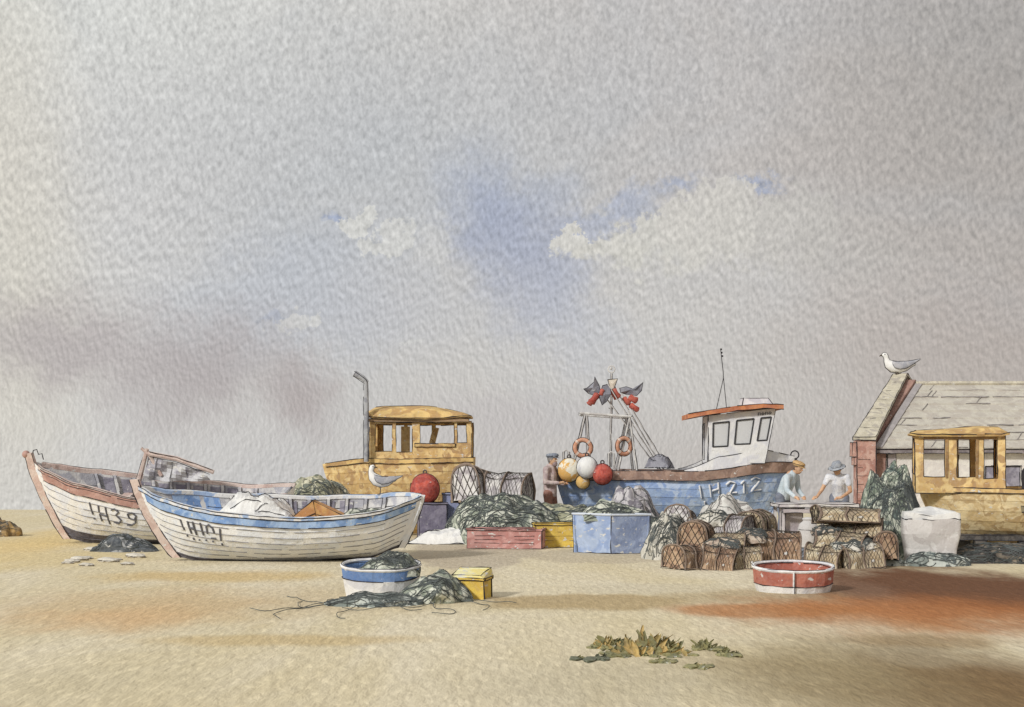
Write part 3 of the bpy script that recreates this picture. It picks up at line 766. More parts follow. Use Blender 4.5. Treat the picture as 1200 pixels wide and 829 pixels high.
# ------------------------------------------------------------------ creels
def creel(kind, skin, cordm, closed=True):
    rt = thing('creel', 'x', 'creel', (0, 0, 0))
    L, W, Hh = .78, .52, .40
    def sec(t, k_=1.0):                                            # t 0..1 over the bow, D shaped
        a = math.pi * t
        return Vector((0, -W / 2 * math.cos(a) * k_, Hh * (math.sin(a) ** .72) * k_))
    g = MB()
    for q in range(5):
        yy = -W / 2 + W * q / 4; g.box(-L / 2, L / 2, yy - .02, yy + .02, 0, .03, 0, .005 if q in (0, 4) else 0)
    g.build('base_slats', [wash('creel_timber', (150, 128, 104), None, .2), INK], rt, wob=.06, ws=3.0)
    for xx in (-L / 2, -.01, L / 2):
        g = MB(); g.tube([Vector((xx, 0, .02)) + sec(i / 14) for i in range(15)], .017, 6)
        g.build('hoop', [wash('creel_hoop', (128, 108, 92), None, .2)], rt, wob=.06, ws=3.0)
    g = MB(); rows = [[Vector((-L / 2 + L * i / 14, 0, .02)) + sec(j / 16, .955 + .03 * noise.noise(Vector((i * .6, j * .5, 1)))) for j in range(17)] for i in range(15)]
    g.grid(rows)
    for xx, row in ((-L / 2 + .01, rows[0]), (L / 2 - .01, rows[-1])):
        cpt = Vector((xx, 0, .18)); i0 = len(g.v)
        g.grid([[Vector((xx + (0), p.y * s_, .02 + (p.z - .02) * s_)) for p in row] for s_ in (1, .66, .33, .02)])
    g.build('netting', [skin], rt, wob=.06, ws=3.0)
    g = MB(); rnd = random.Random(5)
    def P(u, v): return Vector((-L / 2 + L * u, 0, .02)) + sec(max(0, min(1, v)), 1.015)
    n = 13
    for s_ in range(-n, n):
        for dr in (1, -1):
            pts = []
            for j in range(13):
                v = j / 12; u = s_ / n + (v if dr > 0 else 1 - v) * .72
                if 0 <= u <= 1: pts.append(P(u + rnd.uniform(-.01, .01), v))
            if len(pts) > 2 and rnd.random() < .9: g.tube(pts, rnd.uniform(.002, .0045), 4)
    for xx in (-L / 2 - .006, L / 2 + .006):
        for q in range(7):
            a = .08 + q * .13
            for dr in (1, -1):
                p1 = sec(a); p2 = Vector((0, p1.y + dr * .22, .03)); p2.y = max(-W / 2 + .02, min(W / 2 - .02, p2.y))
                g.tube([p1 + Vector((xx, 0, .02)), p2 + Vector((xx, 0, 0))], .005, 4)
    for q in (.0, .28, .5, .72, 1): g.line([P(i / 8, q) for i in range(9)], .006, 0, .006, .15, .05)
    for xx in (0, .5, 1): g.line([P(xx, j / 10) for j in range(11)], .007, 0, .006, .12, .03)
    g.build('mesh_cords', [cordm], rt, wob=.06, ws=3.0)
    return rt
cord_blk = plain('creel_cord', (.05, .042, .036))
SK = {
 'brown': wash('russet_netting', (188, 156, 122), (160, 126, 96), .2, .2, rgb3=(134, 102, 78)),
 'ochre': wash('straw_netting', (206, 190, 156), (180, 158, 122), .14, .25, rgb3=(152, 134, 108)),
 'grey': wash('pale_grey_netting', (216, 212, 208), (184, 178, 180), .1, .2, rgb3=(152, 144, 148)),
}
proto = {kk: creel(kk, vv, cord_blk) for kk, vv in SK.items()}
first = set()
def put_creel(kk, px, py, D, L, Hh, rz, label, group, W=1.0, tilt=0, roll=0):
    """px, py: screen centre of the creel's foot; D its distance"""
    o = proto[kk] if kk not in first else copy_tree(proto[kk])
    first.add(kk)
    z = gz(py, D); g_ = tz(gx(px, D), D)
    o.location = (gx(px, D), D, max(z, g_ - .01) if z < .12 else z)
    rq = random.Random(px * 7); o.rotation_euler = (R(roll + rq.uniform(-8, 8)), R(tilt + rq.uniform(-8, 8)), R(rz + rq.uniform(-14, 14))); o.scale = (L / .78, W, Hh / .40)
    tag(o, label, 'creel', group)
    return o
G1 = 'creels stacked in front of the blue boat'; G2 = 'creels stacked beside the red tub and the table'; G3 = 'pale creels behind the middle net heap'
put_creel('brown', 805, 667, 21.7, .56, .34, 24, 'dark russet creel at the lower left end of the stack before the blue boat', G1)
put_creel('brown', 842, 668, 21.6, .50, .34, -14, 'dark russet creel on the sand, second from the cream rope heap', G1)
put_creel('ochre', 872, 667, 21.8, .52, .33, 8, 'yellowish creel on the sand between the russet creels and the red tub', G1)
put_creel('brown', 906, 661, 22.4, .80, .50, -12, 'largest brown creel of the stack, just behind the red tub', G1, W=1.15)
put_creel('brown', 816, 641, 22.0, .46, .38, 60, 'brown square ended creel lying on top of the dark russet pair', G1, W=.9)
put_creel('ochre', 850, 645, 22.1, .58, .26, -6, 'flattened buff creel in the middle layer of the stack before the blue boat', G1)
put_creel('grey', 858, 632, 23.0, .62, .38, -22, 'pale grey creel with hatched end sitting above the buff creel', G1)
put_creel('ochre', 886, 624, 23.4, .46, .34, 64, 'tan round ended creel on top of the stack, below the number on the blue hull', G1, W=1.0)
put_creel('grey', 797, 617, 24.0, .40, .32, 70, 'small grey creel perched on the cream rope heap', G1, W=.9)
put_creel('grey', 822, 626, 23.6, .36, .26, 15, 'tiny pale creel wedged between the rope heap and the pale sheeted heap', G1, W=.8)
put_creel('ochre', 968, 666, 22.0, .58, .34, -20, 'hatched straw creel on the sand, left foot of the stack by the tall nets', G2)
put_creel('ochre', 1008, 667, 21.9, .62, .36, 12, 'hatched straw creel on the sand, right foot of the stack by the tall nets', G2)
put_creel('ochre', 984, 644, 22.1, .76, .27, -8, 'long straw creel in the second layer of the stack by the tall nets', G2)
put_creel('ochre', 1006, 630, 22.4, .80, .25, -10, 'long straw creel in the third layer of the stack by the tall nets', G2)
put_creel('ochre', 992, 614, 22.3, .98, .25, -5, 'long straw creel topping its stack, beneath the person in the white shirt', G2)
put_creel('brown', 1034, 655, 22.2, .34, .40, 80, 'small pinkish brown creel squeezed between the straw creels and the tall net pile', G2, W=.8)
put_creel('grey', 556, 590, 28.7, .66, .70, 58, 'pale upright creel with hatched round end, next to the ochre cabin boat', G3, W=1.25)
put_creel('grey', 596, 591, 28.6, .90, .60, -12, 'pale long creel lying on the net heap behind the pink crate', G3, W=1.25)
heap('covered_heap', 'grey sheeted mound carrying the two pale creels behind the net heap', 'gear heap', gx(582, 29.0), 29.0, 1.9, 1.2, .78, 41, tarp_grey, power=8, squig=12)

# ------------------------------------------------------------------ crates, tubs and bins
pink_m = wash('faded_pink_paint', (196, 142, 134), (178, 118, 110), .12, .35)
yellow_m = wash('lemon_yellow_paint', (224, 190, 50), (206, 170, 46), .12, .3)
yellow_pale = wash('pale_lemon_lid', (230, 222, 164), (226, 208, 116), .08, .5)
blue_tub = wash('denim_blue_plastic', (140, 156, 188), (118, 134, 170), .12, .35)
blue_tub_lit = wash('lit_denim_blue', (160, 178, 208), (134, 156, 196), .12, .4)  # same tub plastic, light on the left walls painted in as paler blue
crate('fish_crate', 'long faded pink fish crate on the sand below the big net heap', 'crate', (gx(594, 26.3), 26.5, 0), R(-9), 1.42, .62, .34, pink_m)
crate('fish_crate', 'bright yellow fish crate between the pink crate and the blue tub', 'crate', (gx(652, 26.7), 26.8, .0), R(5), .84, .5, .42, yellow_m)
g = None
rt = thing('mixing_tub', 'large blue two sided tub on the sand, corner towards the viewer, filled with green net', 'tub', (gx(715, 25.1), 25.2, 0), 0)
c0 = Vector((0, -.32, 0)); cl = Vector((-.66, .10, 0)); cr_ = Vector((.72, -.12, 0)); cb = Vector((.1, .6, 0))
for a, b, mt in ((cl, c0, blue_tub_lit), (c0, cr_, blue_tub), (cr_, cb, blue_tub), (cb, cl, blue_tub_lit)):
    g = MB(); d_ = (b - a).normalized(); nrm = Vector((d_.y, -d_.x, 0)); lo = .86 if a is cl or b is cl else .97
    h_ = .68
    c8 = [a * lo, b * .97, b * .97 - nrm * .04, a * lo - nrm * .04]
    c8 += [a + Vector((0, 0, h_)), b + Vector((0, 0, h_)), b - nrm * .04 + Vector((0, 0, h_)), a - nrm * .04 + Vector((0, 0, h_))]
    g.hexa(c8); 
    for i, j in ((0, 1), (4, 5), (0, 4), (1, 5)): g.line([c8[i], c8[j]], .008)
    g.build('side_wall', [mt, INK], rt)
g = MB(); g.hexa([cl * .85, c0 * .85, cr_ * .85, cb * .85] + [v * .85 + Vector((0, 0, .05)) for v in (cl, c0, cr_, cb)]); g.build('bottom', [blue_tub, INK], rt)
g = MB()
for a, b in ((cl, c0), (c0, cr_), (cr_, cb), (cb, cl)): g.tube([a * 1.01 + Vector((0, 0, .69)), b * 1.01 + Vector((0, 0, .69))], .022, 6)
g.build('rim', [wash('pale_blue_rim', (196, 204, 216), None, .08)], rt)
heap('net_bundle', 'loops of green net filling the large blue tub', 'net bundle', gx(715, 25.1), 25.25, 1.0, .5, .24, 43, net_green, squig=40, base=.60, power=3)

def round_tub(label, x, y, rad, h_, m_low, m_up, m_in, m_rim, split, tilt, n=22, yaw=0, ell=.85, bars=False):
    rt = thing('round_tub', label, 'tub', (x, y, tz(x, y) - .02), rot=(R(tilt), 0, R(yaw)))
    ring = lambda q, z: [Vector((q * rad * math.cos(2 * math.pi * i / n), q * rad * ell * math.sin(2 * math.pi * i / n), z)) for i in range(n)]
    g = MB(); g.grid([ring(.88, 0), ring(.97, h_ * split)], close_v=True); g.line(ring(.88, .005) + ring(.88, .005)[:1], .006); g.line(ring(.975, h_ * split) + ring(.975, h_ * split)[:1], .006)
    g.build('lower_band', [m_low, INK], rt)
    g = MB(); g.grid([ring(.97, h_ * split), ring(1.0, h_)], close_v=True); g.build('upper_band', [m_up, INK], rt)
    g = MB(); g.grid([ring(.95, h_ - .005), ring(.90, h_ * .3), ring(.02, h_ * .28)], close_v=True); g.build('inside', [m_in, INK], rt)
    g = MB(); pts = ring(.985, h_ + .008); g.tube(pts + pts[:1], .022, 6, cap=False); g.line([p * 1.02 + Vector((0, 0, .01)) for p in pts + pts[:1]], .006)
    g.line([p * .93 + Vector((0, 0, .01)) for p in pts + pts[:1]], .005)
    g.build('rim', [m_rim, INK], rt)
    for i in (16,) if bars else ():
        a = 2 * math.pi * i / n; g = MB(); p = Vector((1.0 * rad * math.cos(a), rad * ell * math.sin(a), 0))
        g.tube([p * .93 + Vector((0, 0, .02)), p * 1.01 + Vector((0, 0, h_))], .014, 5); g.line([p * .95 + Vector((.012, -.014, .02)), p * 1.03 + Vector((.012, -.01, h_))], .006)
        g.build('upright_strip', [m_rim, INK], rt)
    return rt
whitep = wash('white_plastic', (224, 223, 222), (202, 202, 206), .05, .2)
redp = wash('brick_red_paint', (182, 106, 84), (166, 90, 72), .12, .3)
round_tub('round white and blue tub on the sand in front of the boats, heaped with net', gx(446, 17.6), 17.7, .50, .40, whitep, wash('strong_blue_paint', (98, 134, 188), (84, 120, 176), .12, .2), blue_rail, whitep, .66, 6, ell=.85)
heap('net_bundle', 'grey green net heaped inside the round white and blue tub', 'net bundle', gx(456, 17.6), 17.62, .86, .66, .30, 44, net_green, squig=32, hatch=2, base=.28, r=.0045, prof=[(-1, .5), (0, .9), (.5, 1), (1, .7)])
round_tub('shallow round tub with brick red upper band and white foot, in front of the creels', gx(931, 18.1), 18.2, .525, .33, whitep, redp, redp, whitep, .42, 5, ell=.85, bars=True)
rt = crate('lidded_crate', 'lemon yellow crate with a paler lid, half hidden by net beside the round tub', 'crate', (gx(553, 17.4), 17.45, tz(gx(553, 17.4), 17.4) - .01), R(-14), .40, .38, .24, yellow_m, slots=False)
g = MB(); g.hexa([(-.22, -.21, .272), (.21, -.21, .272), (.22, .21, .272), (-.22, .21, .272), (-.20, -.20, .305), (.16, -.20, .305), (.20, .19, .37), (-.21, .19, .37)])
c8 = g.v[-8:]
for i, j in ((0, 1), (4, 5), (5, 6), (6, 7), (7, 4)): g.line([c8[i], c8[j]], .006)
g.build('lid', [yellow_pale, INK], rt)

# white sheet, bins and the red buoy behind the stern of the front boat
draped('ground_sheet', 'dirty white sheet spread on the sand behind the stern of the blue striped boat', 'sheet', (gx(528, 27.8), 28.0, .0), 1.7, 1.0, .34, 6, [tarp_m, INK], prof=[(-1, .3), (-.5, .8), (0, 1), (1, .9)])
crate('storage_bin', 'slate blue bin behind the white ground sheet, below the pale creels', 'bin', (gx(536, 29.0), 29.1, 0), R(-10), .52, .5, .93, wash('slate_blue_bin', (142, 150, 182), (126, 134, 170), .14, .2), slots=False)
crate('storage_bin', 'dark violet grey bin with the red buoy resting on it', 'bin', (gx(506, 28.8), 28.9, 0), R(8), .56, .5, .74, wash('violet_grey_bin', (126, 120, 140), (108, 102, 124), .16, .1), slots=False)

def buoy(label, px, py, D, rad, mat, group, hook=True, seam=True, patch=None, z=None):
    rt = thing('buoy', label, 'buoy', (gx(px, D), D, gz(py, D) if z is None else z), 0, group)
    g = MB(); g.ball((0, 0, 0), rad, rad, rad * 1.06, 16, 24, lump=.04, seed=px)
    rr = rad + .003
    g.line([Vector((rr * math.sin(a) * .995, -.05 * rad, rr * 1.06 * math.cos(a))) for a in [i * math.pi / 16 for i in range(33)]], .008, 1, .004, .1, .04)
    g.build('float_ball', [mat, INK], rt, smooth=True, wob=.004)
    g = MB(); g.torus((0, 0, rad * 1.06 + .03), .035, .014, 'y', 14, 6); g.tube([(0, 0, rad * .98), (0, 0, rad * 1.12)], .03, 8)
    g.build('eyelet', [plain('dark_iron', (.08, .07, .07))], rt)
    return rt
red_b = wash('scarlet_buoy', (190, 74, 54), (160, 52, 40), .18, .12, size=5)
BG_ = 'buoys clustered on the stern of the blue boat'
buoy('large red buoy on the violet grey bin beside the blue striped boat stern', 498, 574, 28.8, .30, red_b, None, z=1.045)
buoy('white buoy in the middle of the cluster on the blue boat', 688, 548, 29.0, .215, wash('white_buoy', (218, 218, 216), (196, 196, 200), .06, .3), BG_)
buoy('red buoy at the right end of the cluster on the blue boat', 706, 556, 28.95, .205, red_b, BG_)
buoy('yellow and white buoy at the left end of the cluster on the blue boat', 667, 551, 29.25, .235, wash('two_tone_yellow_buoy', (214, 164, 72), (222, 216, 198), .1, .3, amt2=.5, crisp=.02, size=2), BG_)
buoy('small yellow buoy hanging lowest in the cluster on the blue boat', 683, 565, 29.15, .14, wash('small_yellow_buoy', (212, 170, 86), None, .12, .3), BG_)

# draped white bin
rt = thing('draped_bin', 'tall bin draped in dirty white cloth, between the tall net pile and the ochre hull', 'bin', (gx(1093, 22.6), 22.8, 0), R(-8))
wm = wash('draped_white_cloth', (190, 184, 180), (206, 202, 198), .08, .25, amt2=.4, crisp=.02)
g = MB(); c8 = [(-.36, -.3, 0), (.38, -.3, .03), (.4, .35, 0), (-.36, .35, 0), (-.44, -.36, .84), (.42, -.36, .80), (.46, .36, .84), (-.42, .36, .90)]
rows = []
for z, k_ in ((.04, .90), (.25, .94), (.5, 1.0), (.72, 1.03), (.80, 1.0)):
    rows.append([Vector((k_ * .44 * (abs(math.cos(a)) ** .2) * (1 if math.cos(a) > 0 else -1), k_ * .37 * (abs(math.sin(a)) ** .2) * (1 if math.sin(a) > 0 else -1), z + (.05 * math.sin(a * 3) if z < .1 else 0))) for a in [2 * math.pi * i / 28 for i in range(28)]])
g.grid(rows, close_v=True); g.line(rows[-1] + rows[-1][:1], .007)
g.build('cloth_side', [wm, INK], rt, wob=.04, ws=3)
g = MB(); top = rows[-1]; g.grid([[p * 1.03 + Vector((0, 0, -.10 - .02 * math.sin(i * 1.7))) for i, p in enumerate(top)], [p * 1.025 for p in top], [Vector((p.x * .5, p.y * .5, .87)) for p in top], [Vector((p.x * .02, p.y * .02, .92)) for p in top]], close_v=True)
g.line([p * 1.035 + Vector((0, 0, -.10)) for p in top], .007)
g.build('cloth_top', [tarp_m, INK], rt, wob=.04, ws=3)
ochre = wash('ochre_paint', (222, 190, 122), (200, 162, 94), .12, .22, rgb3=(176, 138, 84))
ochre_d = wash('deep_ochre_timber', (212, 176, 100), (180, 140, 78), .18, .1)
ochre_p = wash('pale_ochre_paint', (218, 196, 146), (202, 174, 118), .12, .2, rgb3=(180, 150, 98))
glass = bpy.data.materials.new('dull_pane'); glass.use_nodes = True
k = NT(glass.node_tree); bs = k.n['Principled BSDF']; tr = k.new('ShaderNodeBsdfTransparent'); mx = k.new('ShaderNodeMixShader')
bs.inputs['Base Color'].default_value = (.80, .81, .82, 1); bs.inputs['Roughness'].default_value = .12
mx.inputs[0].default_value = .6; k.l.new(tr.outputs[0], mx.inputs[1]); k.l.new(bs.outputs[0], mx.inputs[2])
k.l.new(mx.outputs[0], k.n['Material Output'].inputs[0])

def wall(name, mats, parent, f, us, vs, holes, th, ink_holes=True, panes=True, frame=None, fw=.035):
    """a wall laid out by f(u,v)->point with thickness vector th; holes = [(u0,u1,v0,v1)]"""
    U = sorted(set(list(us) + [h for q in holes for h in q[:2]])); V = sorted(set(list(vs) + [h for q in holes for h in q[2:]]))
    g = MB(); T = Vector(th)
    for a, b in zip(U[:-1], U[1:]):
        for c_, d_ in zip(V[:-1], V[1:]):
            mu, mv = (a + b) / 2, (c_ + d_) / 2
            if any(q[0] < mu < q[1] and q[2] < mv < q[3] for q in holes): continue
            p = [f(a, c_), f(b, c_), f(b, d_), f(a, d_)]
            g.hexa([p[0], p[1], p[1] + T, p[0] + T, p[3], p[2], p[2] + T, p[3] + T])
    e = T.normalized() * -.004
    cs = [f(U[0], V[0]), f(U[-1], V[0]), f(U[-1], V[-1]), f(U[0], V[-1])]
    g.line([c_ + e for c_ in cs + cs[:1]], .007)
    for q in holes:
        p = [f(q[0], q[2]), f(q[1], q[2]), f(q[1], q[3]), f(q[0], q[3])]
        if ink_holes: g.line([x + e for x in p + p[:1]], .007, 1)
    o = g.build(name, mats, parent, wob=.008)
    for q in holes:
        p = [f(q[0], q[2]), f(q[1], q[2]), f(q[1], q[3]), f(q[0], q[3])]
        w_ = None
        if frame:
            g = MB(); 
            for a, b in zip(p, p[1:] + p[:1]): g.tube([a + e, b + e], fw, 4)
            w_ = g.build('window_frame', [frame], parent, wob=.008)
        if panes:
            g = MB(); m2 = T * .5
            g.hexa([p[0] + m2, p[1] + m2, p[1] + m2 * 1.15, p[0] + m2 * 1.15, p[3] + m2, p[2] + m2, p[2] + m2 * 1.15, p[3] + m2 * 1.15])
            g.build('pane', [glass], w_ or parent, wob=.008)
    return o

# ------------------------------------------------------------------ ochre cabin boat behind the white boats
def ochre_back():
    D = 30.6; x0 = gx(378, D); X_ = lambda px: gx(px, D) - x0; Zz = lambda py: gz(py, D)
    rt = thing('cabin_boat', 'ochre yellow cabin boat with a bent exhaust pipe, standing behind the two white boats', 'boat', (x0, D, -.02))
    L = X_(556)
    h = Hull(L, .95, [(0, Zz(543)), (.3, Zz(537)), (.5, Zz(538)), (1, Zz(536))], [(0, .3), (.15, .05), (1, .05)], rakes=(.55, .05),
             plan=[(0, .02), (.15, .5), (.4, .92), (.7, 1), (1, .92)], transom=True, n=7)
    h.shell('hull', [ochre, INK, ochre], rt, tb=0, ink=0)
    g = MB(); us = [i / 16 for i in range(17)]
    g.grid([[h.pt(u, .97, -1, -.01).lerp(h.pt(u, .97, 1, -.01), j / 4) + Vector((0, 0, .05 * math.sin(j / 4 * math.pi))) for u in us] for j in range(5)])
    g.build('deck', [ochre_p, INK], rt)
    h.rail('gunwale', [ochre_d, INK], rt, .955, 1.01, -.03, .03, u0=.02, ink=.008)
    # cabin
    ya, yb = -.78, .70
    def front(u, v): return Vector((u, ya, v))
    zb, zs, ze = Zz(540), Zz(522), Zz(491)
    wall('cabin_side', [ochre, INK], rt, lambda u, v: Vector((u, ya + .0, v)), (X_(437), X_(554)), (zb - .25, Zz(494)),
         [(X_(444), X_(463), Zz(528), Zz(497)), (X_(467.5), X_(486), Zz(529), Zz(495.5)), (X_(495), X_(534), Zz(519), Zz(496)), (X_(537.5), X_(548), Zz(518), Zz(496))], (0, .05, 0), panes=False)
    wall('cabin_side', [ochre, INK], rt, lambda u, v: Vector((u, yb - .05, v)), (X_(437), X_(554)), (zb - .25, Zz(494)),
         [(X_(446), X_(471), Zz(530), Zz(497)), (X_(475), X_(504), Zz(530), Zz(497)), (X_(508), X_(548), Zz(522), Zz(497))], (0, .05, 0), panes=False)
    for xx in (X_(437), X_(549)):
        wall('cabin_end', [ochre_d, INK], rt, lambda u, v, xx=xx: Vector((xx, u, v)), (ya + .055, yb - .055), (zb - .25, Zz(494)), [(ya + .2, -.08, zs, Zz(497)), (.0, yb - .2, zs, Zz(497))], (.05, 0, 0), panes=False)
    g = MB(); g.box(X_(489), X_(535), ya - .03, ya - .003, Zz(523), Zz(519), 0, .006); g.build('window_sill', [ochre_d, INK], rt)
    # domed roof
    g = MB(); rows = []
    for i in range(13):
        u = i / 12; xx = X_(431) + (X_(553) - X_(431)) * u
        zt = Zz(interp([(0, 483), (.05, 477), (.2, 475), (.6, 475), (.95, 483), (1, 487)], u)); zl = Zz(interp([(0, 488), (.1, 491), (.7, 492), (1, 489)], u))
        row = [(xx, ya - .1, zl)]
        for j in range(9):
            t = j / 8; yy = ya - .12 + (yb - ya + .24) * t
            row.append((xx, yy, zl + .03 + (zt - zl - .03) * (math.sin(t * math.pi) ** .4 if 0 < t < 1 else 0)))
        row.append((xx, yb + .1, zl)); rows.append(row)
    g.grid(rows, close_v=True, cap=True)
    g.line([Vector(r[1]) + Vector((0, -.004, 0)) for r in rows], .008); g.line([Vector(r[0]) for r in rows], .008)
    g.line([max((Vector(p) for p in r), key=lambda q: q.z) for r in rows], .008)
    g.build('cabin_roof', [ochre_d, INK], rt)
    g = MB(); g.box(X_(434), X_(551), ya - .06, ya - .03, Zz(494.5), Zz(491), 0, .006); g.build('eaves_board', [wash('dull_brown_board', (158, 128, 92), None, .2), INK], rt)  # brown board, darker than the ochre around it
    # exhaust pipe: up the cabin front, kinked at the top
    gp = wash('grey_pipe', (160, 162, 166), (136, 138, 146), .1, .1)
    g = MB(); yy = ya - .16
    g.tube([(X_(434.5), yy, zb), (X_(434.5), yy, Zz(476)), (X_(434), yy, Zz(450))], .05, 10)
    g.line([(X_(431.5), yy - .03, zb), (X_(431.5), yy - .03, Zz(452))], .006); g.line([(X_(437), yy - .03, zb), (X_(436.6), yy - .03, Zz(452))], .006)
    g.build('exhaust_pipe', [gp, INK], rt)
    g = MB(); g.tube([(X_(435.5), yy, Zz(450)), (X_(430), yy, Zz(445)), (X_(421), yy, Zz(440))], [.05, .06, .075], 10)
    g.line([(X_(436.6), yy - .06, Zz(451)), (X_(434), yy - .06, Zz(446.5)), (X_(421.5), yy - .07, Zz(437.5))], .007); g.line([(X_(432.2), yy - .06, Zz(451)), (X_(429), yy - .06, Zz(449)), (X_(420.5), yy - .07, Zz(443))], .007)
    g.build('exhaust_elbow', [gp, INK], rt)
    # small things seen through the windows
    g = MB(); g.tube([(X_(506), .1, Zz(519)), (X_(511), .1, Zz(500))], .07, 6); g.build('seat_back', [ochre_p], rt)
    g = MB(); g.box(X_(470), X_(480), .0, .1, Zz(540), Zz(499)); g.build('inner_post', [ochre_p], rt)
    return rt
ochre_back()

# ------------------------------------------------------------------ blue boat
BD = 30.0
blue_h = wash('cornflower_blue_planks', (158, 184, 222), (134, 164, 214), .10, .22, rgb3=(178, 198, 228))
brown_r = wash('brown_rubbing_strake', (166, 134, 116), (142, 112, 98), .16, .12)
white_c = wash('white_cabin_paint', (216, 215, 213), (204, 204, 208), .05, .2)
x0 = gx(650, BD); BX = lambda px: gx(px, BD) - x0; BZ = lambda py: gz(py, BD)
blue = thing('fishing_boat', 'blue fishing boat marked IH212 with a white wheelhouse, bow pointing right', 'boat', (x0, BD + .3, 0), R(-2))
hb = Hull(BX(932), 1.0, [(0, BZ(542)), (.1, BZ(541.5)), (.4, BZ(552)), (.65, BZ(551)), (1, BZ(552))], [(0, .1), (.1, .04), (1, .1)], rakes=(.72, .45),
          plan=[(0, .02), (.08, .36), (.22, .74), (.45, 1), (.75, 1), (1, .72)], transom=True, flip=True, n=8)
hb.shell('hull', [blue_h, INK, blue_h], blue, tb=.05, ink=.0, lap=.01)
hb.rail('rubbing_strake', [brown_r, INK], blue, .865, 1.0, -.02, .06, u0=.0, ink=.009)
hb.inner([pale_in, INK], blue, t0=.5)
hb.post('stem', [blue_h, INK], blue, 0, .04, .05, .02)
for u in (.62, .70, .78, .86, .94): hb.rib([pale_in, INK], blue, u, .05, t0=.6)
# white forward bulwark above the strake
g = MB(); us = [.0 + .47 * i / 20 for i in range(21)]
def bt(u): return .02 + .235 * min(1, max(0, (.46 - u) / .12)) * (1 - .55 * max(0, .12 - u) / .12)
for side in (-1, 1):
    a = [hb.pt(u, 1, side, -.03) for u in us]; b = [hb.pt(u, 1, side, -.10) + Vector((0, 0, bt(u))) for u in us]
    g.grid([a, b, [p + Vector((0, -side * .03, 0)) for p in b], [p + Vector((0, -side * .03, 0)) for p in a]], close_v=False)
    g.line([p + Vector((0, side * .004, .005)) for p in b], .008)
g.build('bulwark', [white_c, INK], blue)
g = MB(); g.grid([[hb.pt(u, .985, -1, -.08).lerp(hb.pt(u, .985, 1, -.08), j / 4) for u in us] for j in range(5)]); g.build('foredeck', [white_c, INK], blue)
g = MB(); us2 = [.47 + .52 * i / 16 for i in range(17)]
g.grid([[hb.pt(u, .80, -1, -.06).lerp(hb.pt(u, .80, 1, -.06), j / 4) for u in us2] for j in range(5)]); g.build('deck', [pale_in, INK], blue)
hb.marks([wash('white_lettering', (232, 232, 228), None, .03), plain('slate_edge', (.13, .17, .25))], blue, IH212, .375, .125, .54, .80, r=.022, off=.012, edge=.03, tilt=.03, slant=.03)
t = hb.pt(0, 1, 1); g = MB(); g.torus(t + Vector((.02, 0, .16)), .085, .014, 'y', 18, 6); g.tube([t + Vector((.02, 0, -.02)), t + Vector((.02, 0, .08))], .02, 6); g.tube([t + Vector((-.06, 0, .14)), t + Vector((.08, 0, .04)), t + Vector((.06, 0, -.08))], .012, 5)
g.build('stem_ring', INK, blue)
# wheelhouse, wider above, raked front
yA, yB = -.62, .62
def whf(u, v, y=yA):                                                 # u 0..1 aft to fore, v 0..1 bottom to top
    xa = BX(828); xb = BX(893) + (BX(906) - BX(893)) * v
    zt = BZ(488) + (BZ(479) - BZ(488)) * u
    return Vector((xa + (xb - xa) * u, y, BZ(543) + (zt - BZ(543)) * v))
blk = plain('black_rubber_seal', (.05, .05, .055))
holes = [(.075, .32, .34, .83), (.43, .69, .37, .84), (.80, .955, .42, .84)]
wall('wheelhouse_side', [white_c, INK], blue, whf, (0, 1), (0, 1), holes, (0, .04, 0), frame=blk, fw=.016)
wall('wheelhouse_side', [white_c, INK], blue, lambda u, v: whf(u, v, yB - .04), (0, 1), (0, 1), holes, (0, .04, 0), frame=blk, fw=.016)
wall('wheelhouse_front', [white_c, INK], blue, lambda u, v: whf(1, v, yA + .042 + (yB - yA - .084) * u), (0, 1), (0, 1), [(.12, .46, .5, .86), (.54, .88, .5, .86)], (-.04, 0, 0), frame=blk, fw=.014)
wall('wheelhouse_back', [white_c, INK], blue, lambda u, v: whf(0, v, yA + .042 + (yB - yA - .084) * u), (0, 1), (0, 1), [(.6, .9, .08, .85)], (.04, 0, 0), panes=False)
g = MB(); rf = wash('orange_brown_roof_edge', (196, 120, 66), (178, 100, 56), .14, .06)
rows = []
for px, py in ((804, 489), (828, 484.5), (860, 479.5), (890, 477), (913, 478.5)):
    rows.append([(BX(px), -.80, BZ(py) - .05), (BX(px), -.80, BZ(py) + .05), (BX(px), .80, BZ(py) + .05), (BX(px), .80, BZ(py) - .05)])
g.grid(rows, close_v=True, cap=True); g.line([Vector(r[0]) + Vector((0, -.004, 0)) for r in rows], .009); g.line([Vector(r[1]) + Vector((0, -.004, 0)) for r in rows], .008)
g.build('wheelhouse_roof', [rf, INK], blue)
g = MB(); c8 = [(BX(869), -.3, BZ(477.5)), (BX(906), -.3, BZ(475.5)), (BX(906), .3, BZ(475.5)), (BX(869), .3, BZ(477.5)), (BX(871), -.25, BZ(467)), (BX(900), -.25, BZ(467)), (BX(900), .25, BZ(467)), (BX(871), .25, BZ(467))]
g.hexa(c8); [g.line([c8[i], c8[j]], .008) for i, j in ((4, 5), (0, 4), (1, 5), (6, 5), (4, 7))]; g.build('roof_locker', [wash('pale_grey_locker', (206, 206, 210), (186, 186, 196), .08, .2), INK], blue)
g = MB()                                                              # little name above the front window
